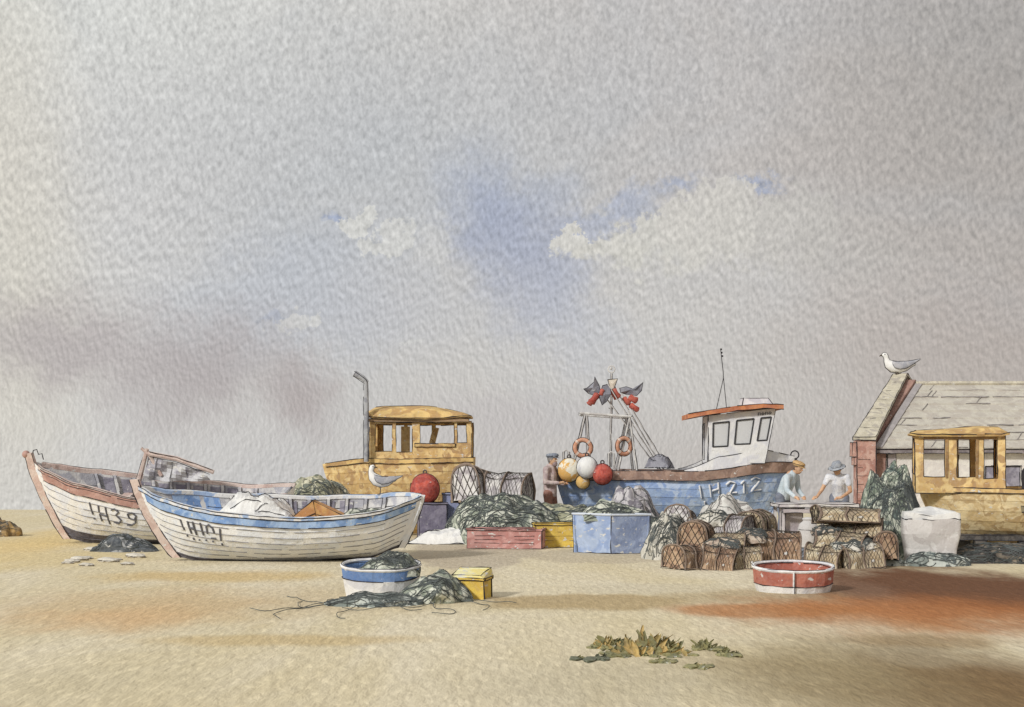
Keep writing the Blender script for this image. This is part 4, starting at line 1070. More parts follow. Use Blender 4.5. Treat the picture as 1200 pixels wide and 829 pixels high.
for st in ([(0, 0), (0, 1), (.14, .9), (.16, 0)], [(.30, .1), (.26, .5), (.34, .9), (.44, .5), (.38, .05), (.30, .1)], [(.54, 0), (.55, 1), (.66, .9), (.68, 0)], [(.82, .1), (.78, .5), (.86, .9), (.98, .5), (.9, .05), (.82, .1)]):
    g.tube([whf(.745 + .20 * a, .895 + .05 * b) + Vector((0, -.012, 0)) for a, b in st], .008, 5)
g.build('name_lettering', INK, blue, wob=0)
g = MB(); am = INK; z0 = BZ(479)
g.tube([(BX(841), 0, BZ(484) + .05), (BX(849.5), 0, BZ(442))], .008, 5); g.tube([(BX(853), 0, BZ(481) + .04), (BX(849.5), 0, BZ(442))], .008, 5)
g.tube([(BX(849.5), 0, BZ(444)), (BX(849), 0, BZ(435)), (BX(846), 0, BZ(408))], .009, 5)
for q in range(3): g.ball((BX(845.6 + q * .8) + .02, 0, BZ(409 + 4 * q)), .022)
g.build('aerial', am, blue)
# A-frame gantry aft
wg = wash('white_gantry_pole', (206, 204, 200), (180, 176, 174), .1, .2); sl = -.72
def pole(g, pts, r=.028, side=True):
    g.tube(pts, r, 7)
    for s_ in (-1, 1): g.line([Vector(p) + Vector((s_ * r, -r * .5, 0)) for p in pts], .006, 1, .004, .14, .08)
for ys_, nm in ((-.74, 'gantry_leg'), (.74, 'gantry_leg')):
    for a, b in (((686, 488), (669, 549)), ((688, 488), (692, 549)), ((737, 490), (722, 550)), ((737, 488), (746, 550))):
        g = MB(); pole(g, [(BX(a[0]), ys_ * .9, BZ(a[1])), (BX(b[0]), ys_, BZ(b[1]) - .15)], .022); g.build(nm, [wg, INK], blue)
for ys_ in (-.68, .68):
    g = MB(); pole(g, [(BX(680), ys_, BZ(485)), (BX(739), ys_, BZ(489))], .028); g.build('gantry_bar', [wg, INK], blue)
for px in (683, 736):
    g = MB(); pole(g, [(BX(px), -.68, BZ(486)), (BX(px), .68, BZ(486))], .024); g.build('gantry_bar', [wg, INK], blue)
g = MB(); pole(g, [(BX(716.5), 0, BZ(548)), (BX(717), 0, BZ(500)), (BX(717.5), 0, BZ(437))], .02); g.torus((BX(717.5), 0, BZ(432)), .07, .014, 'y', 16, 5); g.ball((BX(717), 0, BZ(431)), .03); 
g.tube([(BX(714), 0, BZ(478)), (BX(718), 0, BZ(481)), (BX(720), 0, BZ(476))], .01, 5); g.build('mast', [wg, INK], blue)
g = MB(); g.tube([(BX(717), -.68, BZ(487)), (BX(717), .68, BZ(487))], .02, 6); g.build('gantry_bar', [wg, INK], blue)
for px, hh in ((664, 13), (716, 12)):
    g = MB(); 
    for dx in (-3, 3): pole(g, [(BX(px + dx), -.80, BZ(552)), (BX(px + dx), -.80, BZ(552 - hh * 1.7))], .02)
    g.tube([(BX(px - 3), -.80, BZ(552 - hh * 1.7)), (BX(px), -.8, BZ(552 - hh * 1.7 - 2)), (BX(px + 3), -.8, BZ(552 - hh * 1.7))], .02, 6)
    g.build('bollard_rail', [wg, INK], blue)

def wpt(px, py, dy):                                                    # point near the blue boat in the world
    D = BD + .3 + dy; return Vector((gx(px, D), D, gz(py, D)))
ob = wash('orange_lifebuoy', (204, 148, 116), (188, 126, 92), .12, .3)
for px, py, yaw, lab in ((683, 525, 5, 'orange lifebuoy hung on the left leg of the gantry, nearest the stern'), (731, 523, 28, 'orange lifebuoy hung on the right leg of the gantry beside the flag poles')):
    p = wpt(px, py, -.78)
    rt = thing('lifebuoy', lab, 'lifebuoy', p, R(yaw), 'lifebuoys on the gantry')
    g = MB(); g.torus((0, 0, 0), .165, .048, 'y', 28, 9)
    g.line([Vector((.213 * math.cos(a), -.01, .213 * math.sin(a))) for a in [i * math.pi / 14 for i in range(29)]], .008, 1, .004, .1, .03)
    g.line([Vector((.12 * math.cos(a), -.02, .12 * math.sin(a))) for a in [i * math.pi / 14 for i in range(29)]], .007, 1, .004, .1, .03)
    g.build('ring', [ob, INK], rt, smooth=True, wob=.006)
    for a in (45, 135, 225, 315):
        g = MB(); c_ = Vector((.165 * math.cos(R(a)), 0, .165 * math.sin(R(a)))); d_ = Vector((-math.sin(R(a)), 0, math.cos(R(a)))) * .022
        g.tube([c_ - d_, c_ + d_], .052, 10); g.build('band', [wash('pale_band', (206, 184, 168), None, .1)], rt)
# flagged marker poles leaning on the gantry
flag_g = wash('slate_grey_flag', (138, 138, 148), (112, 112, 124), .14, .1); flag_c = wash('cream_flag', (206, 194, 176), None, .1, .1)
redf = wash('red_float', (188, 84, 62), (160, 56, 42), .16, .1)
def flagpole(lab, foot, head, dy, flag, flagmat, floats, far=0):
    a = wpt(*foot, dy); b = wpt(*head, dy + .0)
    rt = thing('marker_pole', lab, 'flag pole', a, 0, 'flagged marker poles leaning on the gantry'); rel = b - a
    g = MB(); g.tube([(0, 0, 0), tuple(rel)], .013, 6); g.line([Vector((.014, -.01, 0)), rel + Vector((.014, -.01, 0))], .005); g.build('pole', [wash('pale_pole', (190, 186, 182), None, .1), INK], rt)
    def L(px, py, yy=0): return wpt(px, py, dy) - a + Vector((0, yy, 0))
    g = MB(); n = len(flag); cpt = sum((L(*p) for p in flag), Vector()) / n
    pts = [L(*p) for p in flag]; rim = [p + Vector((0, .05 * math.sin(i * 2.3), 0)) for i, p in enumerate(pts)]
    i0 = len(g.v); g.v += rim + [cpt + Vector((0, -.05, 0))]
    for i in range(n): g.f.append((i0 + i, i0 + (i + 1) % n, i0 + n)); g.m.append(0)
    i1 = len(g.v); g.v += [p + Vector((0, .012, 0)) for p in rim] + [cpt + Vector((0, -.038, 0))]
    for i in range(n): g.f.append((i1 + i, i1 + n, i1 + (i + 1) % n)); g.m.append(0); g.f.append((i0 + i, i1 + i, i1 + (i + 1) % n, i0 + (i + 1) % n)); g.m.append(0)
    g.line([p + Vector((0, -.006, 0)) for p in rim + rim[:1]], .007, 1, .004, .1, .05)
    g.build('flag', [flagmat, INK], rt, wob=.006)
    for (x1, y1, x2, y2, rr) in floats:
        g = MB(); p, q = L(x1, y1, -.03), L(x2, y2, -.03); m_ = (q - p)
        g.tube([p - m_ * .15, p, p.lerp(q, .5), q, q + m_ * .15], [rr * .35, rr, rr * .8, rr, rr * .35], 10)
        g.build('float', [redf, INK], rt, smooth=True)
    return rt
flagpole('marker pole with a slate grey flag blowing to the left and red floats', (771, 550), (704, 458), -.30, [(688, 455), (696, 448), (697, 442), (702, 452), (704, 459), (697, 464), (690, 461), (684, 456)], flag_g, [(693, 472, 700, 463, .085), (690, 474, 693, 470, .07)])
flagpole('marker pole with a dark pointed flag hanging straight down', (774, 551), (712, 450), -.42, [(706, 452), (714, 450), (716, 462), (711, 471), (706, 475), (702, 466)], wash('dark_slate_flag', (120, 120, 132), None, .12), [(704, 463, 706, 457, .05)])
flagpole('marker pole with a small cream pennant at its top', (777, 550), (719, 452), -.22, [(712, 445), (724, 444), (719, 457), (715, 456)], flag_c, [(718, 458, 724, 466, .095)])
flagpole('marker pole with a grey flag blowing to the right and scarlet floats', (783, 551), (727, 458), -.12, [(726, 455), (734, 453), (744, 457), (754, 448), (752, 458), (746, 464), (733, 462), (727, 460)], flag_g, [(731, 467, 737, 473, .07), (738, 466, 746, 470, .08), (739, 475, 747, 481, .07)])
p = wpt(773, 547, -.62)
draped('sacking', 'dark grey sacking folded over the blue boat rail at the foot of the poles', 'sacking', (p.x, p.y, p.z - .03), .52, .5, .28, 8, [flag_g, INK], rz=R(-20), lines=5)

# ------------------------------------------------------------------ brick cottage with slate roof
def cottage():
    D = 31.0; x0 = gx(1000, D); X_ = lambda px: gx(px, D) - x0; Zz = lambda py: gz(py, D)
    yaw = R(-0)
    rt = thing('cottage', 'low white walled cottage with brick gable end and grey slate roof at the right', 'building', (x0, D, 0))
    brick = wash('rosy_brick', (184, 138, 122), (168, 118, 104), .14, .12, rgb3=(196, 156, 140)); brick_s = wash('umber_brick', (160, 122, 108), (144, 106, 94), .16, .06)
    cop = wash('buff_coping_stone', (196, 188, 166), (182, 174, 152), .08, .15, rgb3=(168, 160, 146))
    slate = wash('buff_grey_slates', (188, 182, 168), (176, 168, 156), .08, .1)
    ww = wash('cream_render', (222, 217, 208), (210, 204, 198), .05, .2)
    # plan: front wall runs to the right; the depth direction leans to the right
    dv = Vector((1.62, 2.45, 0)); rx = Vector((1, 0, 0)); Lr = 7.5
    ez, rz_ = Zz(526), 3.42
    # brick pier / parapet end
    g = MB(); g.box(0, X_(1022), -.32, -.002, 0, Zz(517)); 
    for (a, b) in (((0, 0), (0, 1)), ((1, 0), (1, 1))): g.line([(a[0] * X_(1022), -.33, 0), (a[0] * X_(1022), -.33, Zz(518))], .009)
    for q in range(9): g.line([(.02, -.325, .2 + .18 * q), (random.uniform(.1, .3), -.325, .2 + .18 * q)], .004, brk=.3)
    g.box(-.09, 0, -.30, -.05, Zz(535), Zz(519), 0, .006); g.box(-.05, 0, -.30, -.05, Zz(545), Zz(536), 0, .005)
    g.build('brick_pier', [brick, INK], rt)
    # gable wall (end wall) and the brick parapet face above the roof
    g = MB(); th = X_(1024)
    q0 = Vector((0, 0, 0)); apex = dv
    lo = [Vector((0, 0, 0)), Vector((th, 0, 0)), Vector((th, 0, 0)) + dv * 2, dv * 2]
    g.hexa([lo[0], lo[1], lo[1] + dv, lo[0] + dv, lo[0] + Vector((0, 0, Zz(519))), lo[1] + Vector((0, 0, Zz(519))), lo[1] + dv + Vector((0, 0, rz_ + .1)), lo[0] + dv + Vector((0, 0, rz_ + .1))])
    g.hexa([lo[0] + dv, lo[1] + dv, lo[2], lo[3], lo[0] + dv + Vector((0, 0, rz_ + .1)), lo[1] + dv + Vector((0, 0, rz_ + .1)), lo[2] + Vector((0, 0, Zz(519))), lo[3] + Vector((0, 0, Zz(519)))])
    g.build('gable_wall', [brick_s, INK], rt)
    # coping slabs on the slope, front and back
    for back in (0, 1):
        g = MB(); a = (dv * 2 if back else Vector((-.10, -.36, 0))) + Vector((0, 0, Zz(516.5))); b = dv + Vector((-.08, .0, rz_ + .17))
        w1 = Vector((X_(1021) + .10, 0, 0)); w2 = Vector((X_(1015) + .06, 0, .02)); t_ = Vector((0, 0, .07))
        up_ = Vector((0, 0, .24))
        n = 7
        for i in range(n):
            p, q = a.lerp(b, i / n + .004), a.lerp(b, (i + 1) / n - .004); wa, wb = w1.lerp(w2, i / n), w1.lerp(w2, (i + 1) / n)
            c8 = [p, p + wa, q + wb, q, p + t_, p + wa + t_, q + wb + t_, q + t_]; g.hexa(c8)
            for s_, e_ in ((4, 7), (5, 6), (1, 2)) + (((0, 4), (0, 1), (4, 5)) if i == 0 else ()): g.line([c8[s_], c8[e_]], .009)
            g.line([c8[7] + Vector((0.1, -.005, .0)), c8[7].lerp(c8[6], .55) + Vector((0, -.005, 0))], .007)
        g.build('coping', [cop, INK], rt)
    # slate roof, course by course
    g = MB(); n = 9; a0 = Vector((th - .02, -.14, ez)); top = Vector((th, 0, rz_ - .02)) + dv; aL = Vector((Lr, 0, 0))
    for back in (0, 1):
        if back: a0 = Vector((th - .02, .14, ez)) + dv * 2
        for i in range(n):
            p, q = a0.lerp(top, i / n), a0.lerp(top, (i + 1.08) / n); dz = Vector((0, 0, .03))
            c8 = [p, p + aL, q + aL, q, p + dz, p + aL + dz, q + aL + dz * .2, q + dz * .2]; g.hexa(c8, 0)
            if not back:
                rnd = random.Random(i); xx = .1
                while xx < Lr - .8:
                    L_ = rnd.uniform(.3, 1.3)
                    if rnd.random() < .55: g.line([c8[4] + Vector((xx, -.006, 0)), c8[4] + Vector((xx + L_, -.006, 0))], rnd.choice((.006, .010, .014)), 2, .005)
                    xx += L_ + rnd.uniform(.05, .5)
                for _ in range(2):
                    xx = rnd.uniform(0, 4); g.line([c8[4] + Vector((xx, -.006, .01)), c8[7] + Vector((xx + .02, -.006, .01))], .010, 2)
    g.line([top + Vector((0, -.03, .05)), top + aL + Vector((0, -.03, .05))], .011)
    g.build('slate_roof', [slate, INK, plain('slate_joint', (.27, .25, .245))], rt)
    g = MB(); g.tube([top + Vector((0, 0, .03)), top + aL + Vector((0, 0, .03))], .06, 6); g.build('ridge_tiles', [cop], rt)
    # the parapet's shadow on the slates, painted as a mauve grey strip
    g = MB(); p0 = a0 if False else Vector((th - .02, -.14, ez)); w_ = Vector((.16, 0, 0)); u_ = Vector((0, -.02, .045))
    g.hexa([p0 + u_ * .3, p0 + w_ + u_ * .3, top + w_ + u_ * .3, top + u_ * .3, p0 + u_, p0 + w_ + u_, top + w_ + u_, top + u_]); g.build('painted_shadow_strip', [wash('painted_shadow_grey', (158, 152, 152), None, .14), INK], rt)
    # front wall with openings, brown return strip and gutter
    wf = lambda u, v: Vector((u, 0, v))
    wall('front_wall', [ww, INK], rt, wf, (th + .26, Lr), (0, ez - .10), [(2.9, 3.7, .0, 1.5)], (0, .14, 0), panes=False)
    g = MB(); g.box(th + .001, th + .255, -.05, .14, 0, ez - .05, 0, .007); g.build('brick_return', [brick_s, INK], rt)
    g = MB(); g.box(th + .30, th + .48, -.03, -.003, ez - .75, ez - .12, 0, .006); g.build('shutter_strip', [wash('mauve_grey_board', (170, 160, 162), None, .12), INK], rt)
    g = MB(); g.box(th - .05, Lr, -.18, .0, ez - .10, ez - .03); g.line([(th - .05, -.19, ez - .01), (Lr, -.19, ez - .01)], .009, 1); g.line([(th - .05, -.19, ez - .10), (Lr, -.19, ez - .10)], .007, 1)
    g.build('gutter', [wash('grey_brown_gutter', (140, 130, 130), (116, 106, 108), .14, .1), INK], rt)
    g = MB(); g.box(2.92, 3.68, .05, .09, .01, 1.48, 0, .007); g.build('door', [mauve, INK], rt)
    g = MB(); b2 = dv * 2; g.hexa([b2 + Vector((th, -.14, 0)), b2 + Vector((Lr, -.14, 0)), b2 + Vector((Lr, 0, 0)), b2 + Vector((th, 0, 0))] + [b2 + Vector((th, -.14, ez)), b2 + Vector((Lr, -.14, ez)), b2 + Vector((Lr, 0, ez)), b2 + Vector((th, 0, ez))]); g.build('back_wall', [ww, INK], rt)
    return Vector((x0, D, 0)) + dv + Vector((0, 0, rz_ + .24))
APEX = cottage()

# ------------------------------------------------------------------ ochre boat on the right
def ochre_right():
    D = 24.6; x0 = gx(1078, D); X_ = lambda px: gx(px, D) - x0; Zz = lambda py: gz(py, D)
    rt = thing('cabin_boat', 'ochre boat with an open windowed cabin standing in front of the white cottage', 'boat', (x0 + .17, D + .7, .0), R(-14))
    L = 4.4
    h = Hull(L, 1.0, [(0, Zz(572)), (.1, Zz(573)), (.5, Zz(574)), (1, Zz(566))], [(0, Zz(640)), (.1, Zz(642)), (1, Zz(640))], rakes=(.55, .5),
             plan=[(0, .30), (.1, .62), (.3, .94), (.6, 1), (.9, .6), (1, .1)], n=6)
    h.shell('hull', [ochre_p, INK, ochre_p], rt, tb=0, ink=0, lap=.008)
    h.rail('rubbing_strake', [wash('olive_strake_painted_shade', (150, 138, 104), (104, 104, 84), .2, .1), INK], rt, .66, .76, .0, .05, sides=(-1,), u0=.37, u1=.98, ink=.008)  # real strake, with a dark shadow painted into its olive colour
    h.rail('gunwale', [ochre, INK], rt, .95, 1.02, -.04, .03, u0=.0, ink=.008)
    g = MB(); us = [i / 14 for i in range(15)]; g.grid([[h.pt(u, .96, -1, -.02).lerp(h.pt(u, .96, 1, -.02), j / 3) for u in us] for j in range(4)]); g.grid([[h.pt(0, t / 6, -1, 0), h.pt(0, t / 6, 1, 0)] for t in range(7)]); g.build('deck', [ochre_p, INK], rt)
    ya, yb = -.66, .62
    wall('cabin_side', [ochre, INK], rt, lambda u, v: Vector((u, ya, v)), (X_(1073), X_(1174)), (Zz(578), Zz(510)),
         [(X_(1083), X_(1106), Zz(559), Zz(514)), (X_(1120), X_(1141), Zz(559), Zz(514)), (X_(1150), X_(1165), Zz(561), Zz(514))], (0, .06, 0), panes=False)
    wall('cabin_side', [ochre_d, INK], rt, lambda u, v: Vector((u, yb - .06, v)), (X_(1073), X_(1174)), (Zz(578), Zz(510)),
         [(X_(1080), X_(1121), Zz(562), Zz(514)), (X_(1127), X_(1140), Zz(562), Zz(514)), (X_(1147), X_(1168), Zz(562), Zz(514))], (0, .06, 0), panes=False)
    for xx in (X_(1073), X_(1170)): wall('cabin_end', [ochre_d, INK], rt, lambda u, v, xx=xx: Vector((xx, u, v)), (ya + .062, yb - .062), (Zz(578), Zz(510)), [(ya + .2, yb - .2, Zz(556), Zz(514))], (.06, 0, 0), panes=False)
    g = MB(); rows = []
    for i in range(13):
        u = i / 12; xx = X_(1067) + (X_(1178) - X_(1067)) * u
        zt = Zz(interp([(0, 508), (.04, 504), (.4, 502), (.7, 499), (.92, 500), (1, 507)], u)); zl = Zz(interp([(0, 510), (.1, 512), (.9, 512), (1, 510)], u)); row = [(xx, ya - .1, zl)]
        for j in range(9):
            t = j / 8; row.append((xx, ya - .12 + (yb - ya + .24) * t, zl + .04 + (zt - zl - .04) * (math.sin(t * math.pi) ** .4 if 0 < t < 1 else 0)))
        row.append((xx, yb + .1, zl)); rows.append(row)
    g.grid(rows, close_v=True, cap=True); g.line([Vector(r[1]) for r in rows], .009); g.line([max((Vector(p) for p in r), key=lambda q: q.z) for r in rows], .009)
    g.build('cabin_roof', [ochre_d, INK], rt)
    bd = wash('brown_ochre_board', (158, 122, 70), (140, 106, 62), .16, .06)
    g = MB(); g.box(X_(1083), X_(1165), ya - .02, ya - .003, Zz(515.5), Zz(512), 0, 0); g.build('head_board', [bd, INK], rt)
    for a, b in ((1107, 1112), (1141, 1150)):
        g = MB(); g.hexa([(X_(a), ya - .02, Zz(560)), (X_(a) + .04, ya - .02, Zz(560)), (X_(a) + .04, ya - .003, Zz(560)), (X_(a), ya - .003, Zz(560)), (X_(a), ya - .02, Zz(515)), (X_(a) + .05, ya - .02, Zz(515)), (X_(a) + .05, ya - .003, Zz(515)), (X_(a), ya - .003, Zz(515))]); g.build('window_post', [bd, INK], rt)
    g = MB(); g.tube([(X_(1196), -.3, Zz(576)), (X_(1196), -.3, Zz(552)), (X_(1200), -.3, Zz(546)), (X_(1210), -.3, Zz(545)), (X_(1212), -.3, Zz(560))], .03, 8); g.build('davit_hook', INK, rt)
    g = MB(); g.box(X_(1199), X_(1222), -.2, .2, Zz(574), Zz(551), 0, .006); g.build('winch_box', [wash('slate_blue_metal', (132, 138, 154), None, .12), INK], rt)
    # heavy timber cradle
    dk = wash('blackened_timber', (84, 78, 72), (58, 54, 52), .2, .05)
    for xx in (X_(1140), X_(1190), X_(1245), X_(1300)):
        g = MB(); g.box(xx, xx + .18, -.75, .75, 0, .26, 0, .006, .01); g.build('cradle_beam', [dk, INK], rt)
    for yy in (-.55, .45):
        g = MB(); g.box(X_(1118), X_(1330), yy - .07, yy + .07, .262, .36, 0, .006, .01); g.build('cradle_rail', [dk, INK], rt)
    g = MB(); g.box(X_(1106), X_(1136), -.3, .3, 0, .24, 0, .006, .02); g.build('cradle_beam', [dk, INK], rt)
ochre_right()

# ------------------------------------------------------------------ gutting table
D = 27.2; x0 = gx(936, D); X_ = lambda px: gx(px, D) - x0; Zz = lambda py: gz(py, D)
rt = thing('work_table', 'white topped work table with a mauve rail, between the blue bow and the straw creels', 'table', (x0, D, 0))
tw = wash('scrubbed_white_board', (214, 210, 206), (196, 188, 190), .06, .25)
g = MB(); g.box(X_(908), X_(1000), -.45, .45, Zz(594), Zz(590), 0, .008); g.build('table_top', [tw, INK], rt)
g = MB(); g.box(X_(912), X_(956), -.47, -.452, Zz(600), Zz(595.5), 0, .005); g.build('front_rail', [wash('mauve_rail', (178, 168, 170), None, .1), INK], rt)
for px in (911, 957, 996):
    for yy in (-.40, .36):
        g = MB(); g.box(X_(px), X_(px) + .06, yy, yy + .06, 0, Zz(594.2)); g.line([(X_(px), yy - .003, 0), (X_(px), yy - .003, Zz(595))], .006); g.build('leg', [tw, INK], rt)
g = MB(); g.box(X_(911) + .065, X_(995), -.3, .3, .22, .26, 0, .006); g.build('shelf', [tw, INK], rt)
rt = thing('fish_box', 'mauve grey box under the work table', 'box', (gx(927, D), D, .262), R(6))
g = MB(); g.box(-.17, .17, -.2, .2, 0, .46, 0, .007); g.build('box_body', [wash('mauve_box', (168, 158, 162), (184, 174, 174), .14, .1), INK], rt)
g = MB(); g.box(-.19, .19, -.22, .22, .462, .50, 0, .007); g.build('lid', [tw, INK], rt)
rt = thing('milk_churn', 'rounded pale grey canister on the sand in front of the work table', 'canister', (gx(947, 25.2), 25.2, 0))
g = MB(); prof = [(0, 0), (.16, 0), (.19, .08), (.19, .42), (.15, .52), (.10, .56), (.09, .60)]
g.grid([[Vector((r_ * math.cos(a), r_ * math.sin(a), z)) for a in [i * math.pi / 9 for i in range(18)]] for r_, z in prof], close_v=True); g.line([(.19 * math.cos(a), .19 * math.sin(a), .42) for a in [i * math.pi / 9 for i in range(19)]], .005)
g.build('drum', [wash('pale_grey_metal', (196, 192, 190), None, .1, .1), INK], rt, smooth=True)
g = MB(); g.ball((0, 0, .60), .11, .11, .035); g.build('lid', [wash('pale_grey_metal', (196, 192, 190)), INK], rt, smooth=True)
# ------------------------------------------------------------------ people
skin = wash('warm_skin', (206, 162, 122), (190, 142, 102), .1, .04, size=7, bump=.15)
skin2 = wash('rosy_skin', (204, 168, 138), (190, 146, 120), .1, .04, size=7, bump=.15)
def remesh(o, vox=.010, smooth=3):
    m = o.modifiers.new('join', 'REMESH'); m.mode = 'VOXEL'; m.voxel_size = vox; m.use_smooth_shade = True
    s_ = o.modifiers.new('soften', 'SMOOTH'); s_.factor = .5; s_.iterations = smooth
    return o
def limb(g, pts, rs): 
    pts = [Vector(p) for p in pts]
    g.tube(pts, rs, 12)
    for p, r in zip(pts, rs): g.ball(p, r * .995, nu=8, nv=12)
def person(label, loc, rz, J, shirt_m, trouser_m, hat, skin_m, hair_m, beard=None, group=None, sleeves='long', headtilt=0, headyaw=0):
    """J: joints in the figure's own frame, facing -y"""
    rt = thing('person', label, 'person', loc, rz, group)
    hd = Vector(J['head']); neck = Vector(J['neck']); pel = Vector(J['pelvis']); chest = neck.lerp(pel, .35)
    HR = Matrix.Rotation(headyaw, 3, 'Z') @ Matrix.Rotation(headtilt, 3, 'X')
    g = MB()
    g.ball(hd, .078, .096, .118, rot=HR); g.ball(hd + HR @ Vector((0, -.028, -.058)), .055, .062, .062, rot=HR)
    g.tube([hd + HR @ Vector((0, -.088, .012)), hd + HR @ Vector((0, -.118, -.022)), hd + HR @ Vector((0, -.09, -.030))], [.009, .016, .010], 8)
    for s_ in (-1, 1): g.ball(hd + HR @ Vector((s_ * .078, .005, -.008)), .010, .020, .030, 6, 8, rot=HR)
    g.tube([hd + HR @ Vector((-.025, -.094, -.058)), hd + HR @ Vector((.025, -.094, -.058))], .008, 6)
    limb(g, [hd + HR @ Vector((0, .01, -.07)), neck + Vector((0, 0, -.02))], [.052, .058])
    limb(g, [neck.lerp(chest, .3), chest, chest.lerp(pel, .6), pel], [.10, .125, .115, .12])
    for s_, sd in ((-1, 'l'), (1, 'r')):
        sh, el, wr, hn = [Vector(J[n + sd]) for n in ('sh', 'el', 'wr', 'hn')]
        limb(g, [neck + Vector((0, 0, -.06)), sh], [.07, .062]); limb(g, [sh, el], [.050, .038]); limb(g, [el, wr], [.038, .026])
        d_ = (hn - wr).normalized(); sidev = d_.cross(Vector((0, 0, 1))).normalized() if abs(d_.z) < .95 else Vector((1, 0, 0)); dn = d_.cross(sidev).normalized()
        if dn.z > 0: dn = -dn
        palm = wr + d_ * .055
        limb(g, [wr, wr + d_ * .03, wr + d_ * .085], [.026, .030, .032])
        for q, ln in zip((-1.5, -.5, .5, 1.5), (.062, .074, .070, .054)):
            b = wr + d_ * .088 + sidev * q * .019; m1 = b + d_ * ln * .5 + dn * .008; e_ = m1 + d_ * ln * .38 + dn * .026
            g.tube([b, m1, e_], [.0095, .009, .007], 7); g.ball(e_, .007, nu=5, nv=6)
        b = wr + d_ * .035 + sidev * s_ * .028; g.tube([b, b + d_ * .032 + sidev * s_ * .022, b + d_ * .06 + sidev * s_ * .018 + dn * .014], [.012, .011, .008], 7)
        hp, kn, an = [Vector(J[n + sd]) for n in ('hp', 'kn', 'an')]
        limb(g, [pel, hp], [.11, .085]); limb(g, [hp, kn], [.082, .056]); limb(g, [kn, kn.lerp(an, .35), an], [.054, .055, .038])
        limb(g, [an, an + Vector((0, -.06, -.045)), an + Vector((0, -.15, -.05))], [.04, .036, .028])
    remesh(g.build('body', skin_m, rt, wob=0), .0085, 2)
    g = MB()                                                           # top
    limb(g, [neck + Vector((0, .005, -.045)), chest, chest.lerp(pel, .6), pel + Vector((0, 0, -.03))], [.105, .150, .138, .145])
    for sd in 'lr':
        sh, el, wr = [Vector(J[n + sd]) for n in ('sh', 'el', 'wr')]
        limb(g, [neck + Vector((0, .01, -.075)), sh], [.085, .074])
        if sleeves == 'long': limb(g, [sh, el], [.070, .055]); limb(g, [el, el.lerp(wr, .92)], [.055, .042])
        else: limb(g, [sh, sh.lerp(el, .48)], [.070, .062])
    remesh(g.build('shirt' if sleeves == 'short' else 'jacket', shirt_m, rt, wob=.01, ws=6), .012, 3)
    g = MB(); limb(g, [pel + Vector((0, 0, .02)), pel + Vector((0, 0, -.06))], [.138, .135])
    for sd in 'lr':
        hp, kn, an = [Vector(J[n + sd]) for n in ('hp', 'kn', 'an')]
        limb(g, [pel, hp], [.125, .105]); limb(g, [hp, kn], [.102, .076]); limb(g, [kn, kn.lerp(an, .9)], [.074, .060])
    remesh(g.build('trousers', trouser_m, rt, wob=.01, ws=6), .012, 3)
    for sd in 'lr':
        an = Vector(J['an' + sd]); g = MB(); limb(g, [an + Vector((0, .01, .06)), an + Vector((0, .01, -.02)), an + Vector((0, -.08, -.045)), an + Vector((0, -.17, -.055))], [.058, .056, .048, .038]); remesh(g.build('boot', plain('dark_boot', (.09, .075, .065)), rt, wob=0), .01, 2)
    g = MB(); 
    g.ball(hd + HR @ Vector((0, .018, .018)), .086, .096, .112, rot=HR); 
    hr = g.build('hair', hair_m, rt, smooth=True, wob=.008, ws=14)
    if beard:
        g = MB(); g.ball(hd + HR @ Vector((0, -.055, -.085)), .062, .055, .062, rot=HR); g.build('beard', beard, rt, smooth=True, wob=.01, ws=16)
    g = MB()
    for s_ in (-1, 1): g.ball(hd + HR @ Vector((s_ * .031, -.086, .012)), .012, .008, .008, 6, 8, rot=HR)
    g.build('eyes', plain('eye_dark', (.05, .04, .04)), rt, wob=0)
    kind, hm = hat; g = MB(); ring = lambda r1, r2, z: [hd + HR @ Vector((r1 * math.cos(a), r2 * math.sin(a) + .008, z)) for a in [i * math.pi / 12 for i in range(24)]]
    if kind == 'flat':
        g.grid([ring(.095, .11, .045), ring(.115, .135, .075), ring(.11, .13, .115), ring(.06, .07, .135), ring(.003, .003, .138)], close_v=True)
        g.grid([[hd + HR @ Vector((x, -.09 - .075 * (1 - (x / .08) ** 2) * t, .055 - .015 * t)) for x in (-.08, -.05, -.02, .02, .05, .08)] for t in (0, .5, 1)])
        g.line(ring(.118, .138, .08), .005, 1, .003)
    else:
        g.grid([ring(.165, .178, .028), ring(.10, .115, .052), ring(.095, .11, .10), ring(.075, .085, .142), ring(.003, .003, .15)], close_v=True); g.grid([ring(.165, .178, .028), ring(.09, .10, .046)], close_v=True)
        g.line(ring(.166, .18, .026), .006, 1, .003); g.line(ring(.10, .115, .056), .004, 1, .003)
    g.build('hat', [hm, INK], rt, smooth=True, wob=.01, ws=9)
    return rt
hair_g = plain('grey_hair', (.22, .2, .19)); hair_b = plain('brown_hair', (.13, .085, .06))
stand = dict(neck=(0, .02, 1.47), head=(0, -.03, 1.60), pelvis=(0, .03, .93), shl=(-.18, .03, 1.40), shr=(.18, .03, 1.40), ell=(-.24, .02, 1.13), elr=(.24, .0, 1.13),
             wrl=(-.12, -.24, 1.12), wrr=(.14, -.25, 1.10), hnl=(-.05, -.31, 1.14), hnr=(.06, -.33, 1.12), hpl=(-.10, .03, .88), hpr=(.10, .03, .88), knl=(-.12, -.02, .49), knr=(.11, -.03, .49), anl=(-.13, .04, .09), anr=(.13, .03, .09))
px, D = 646, 29.3
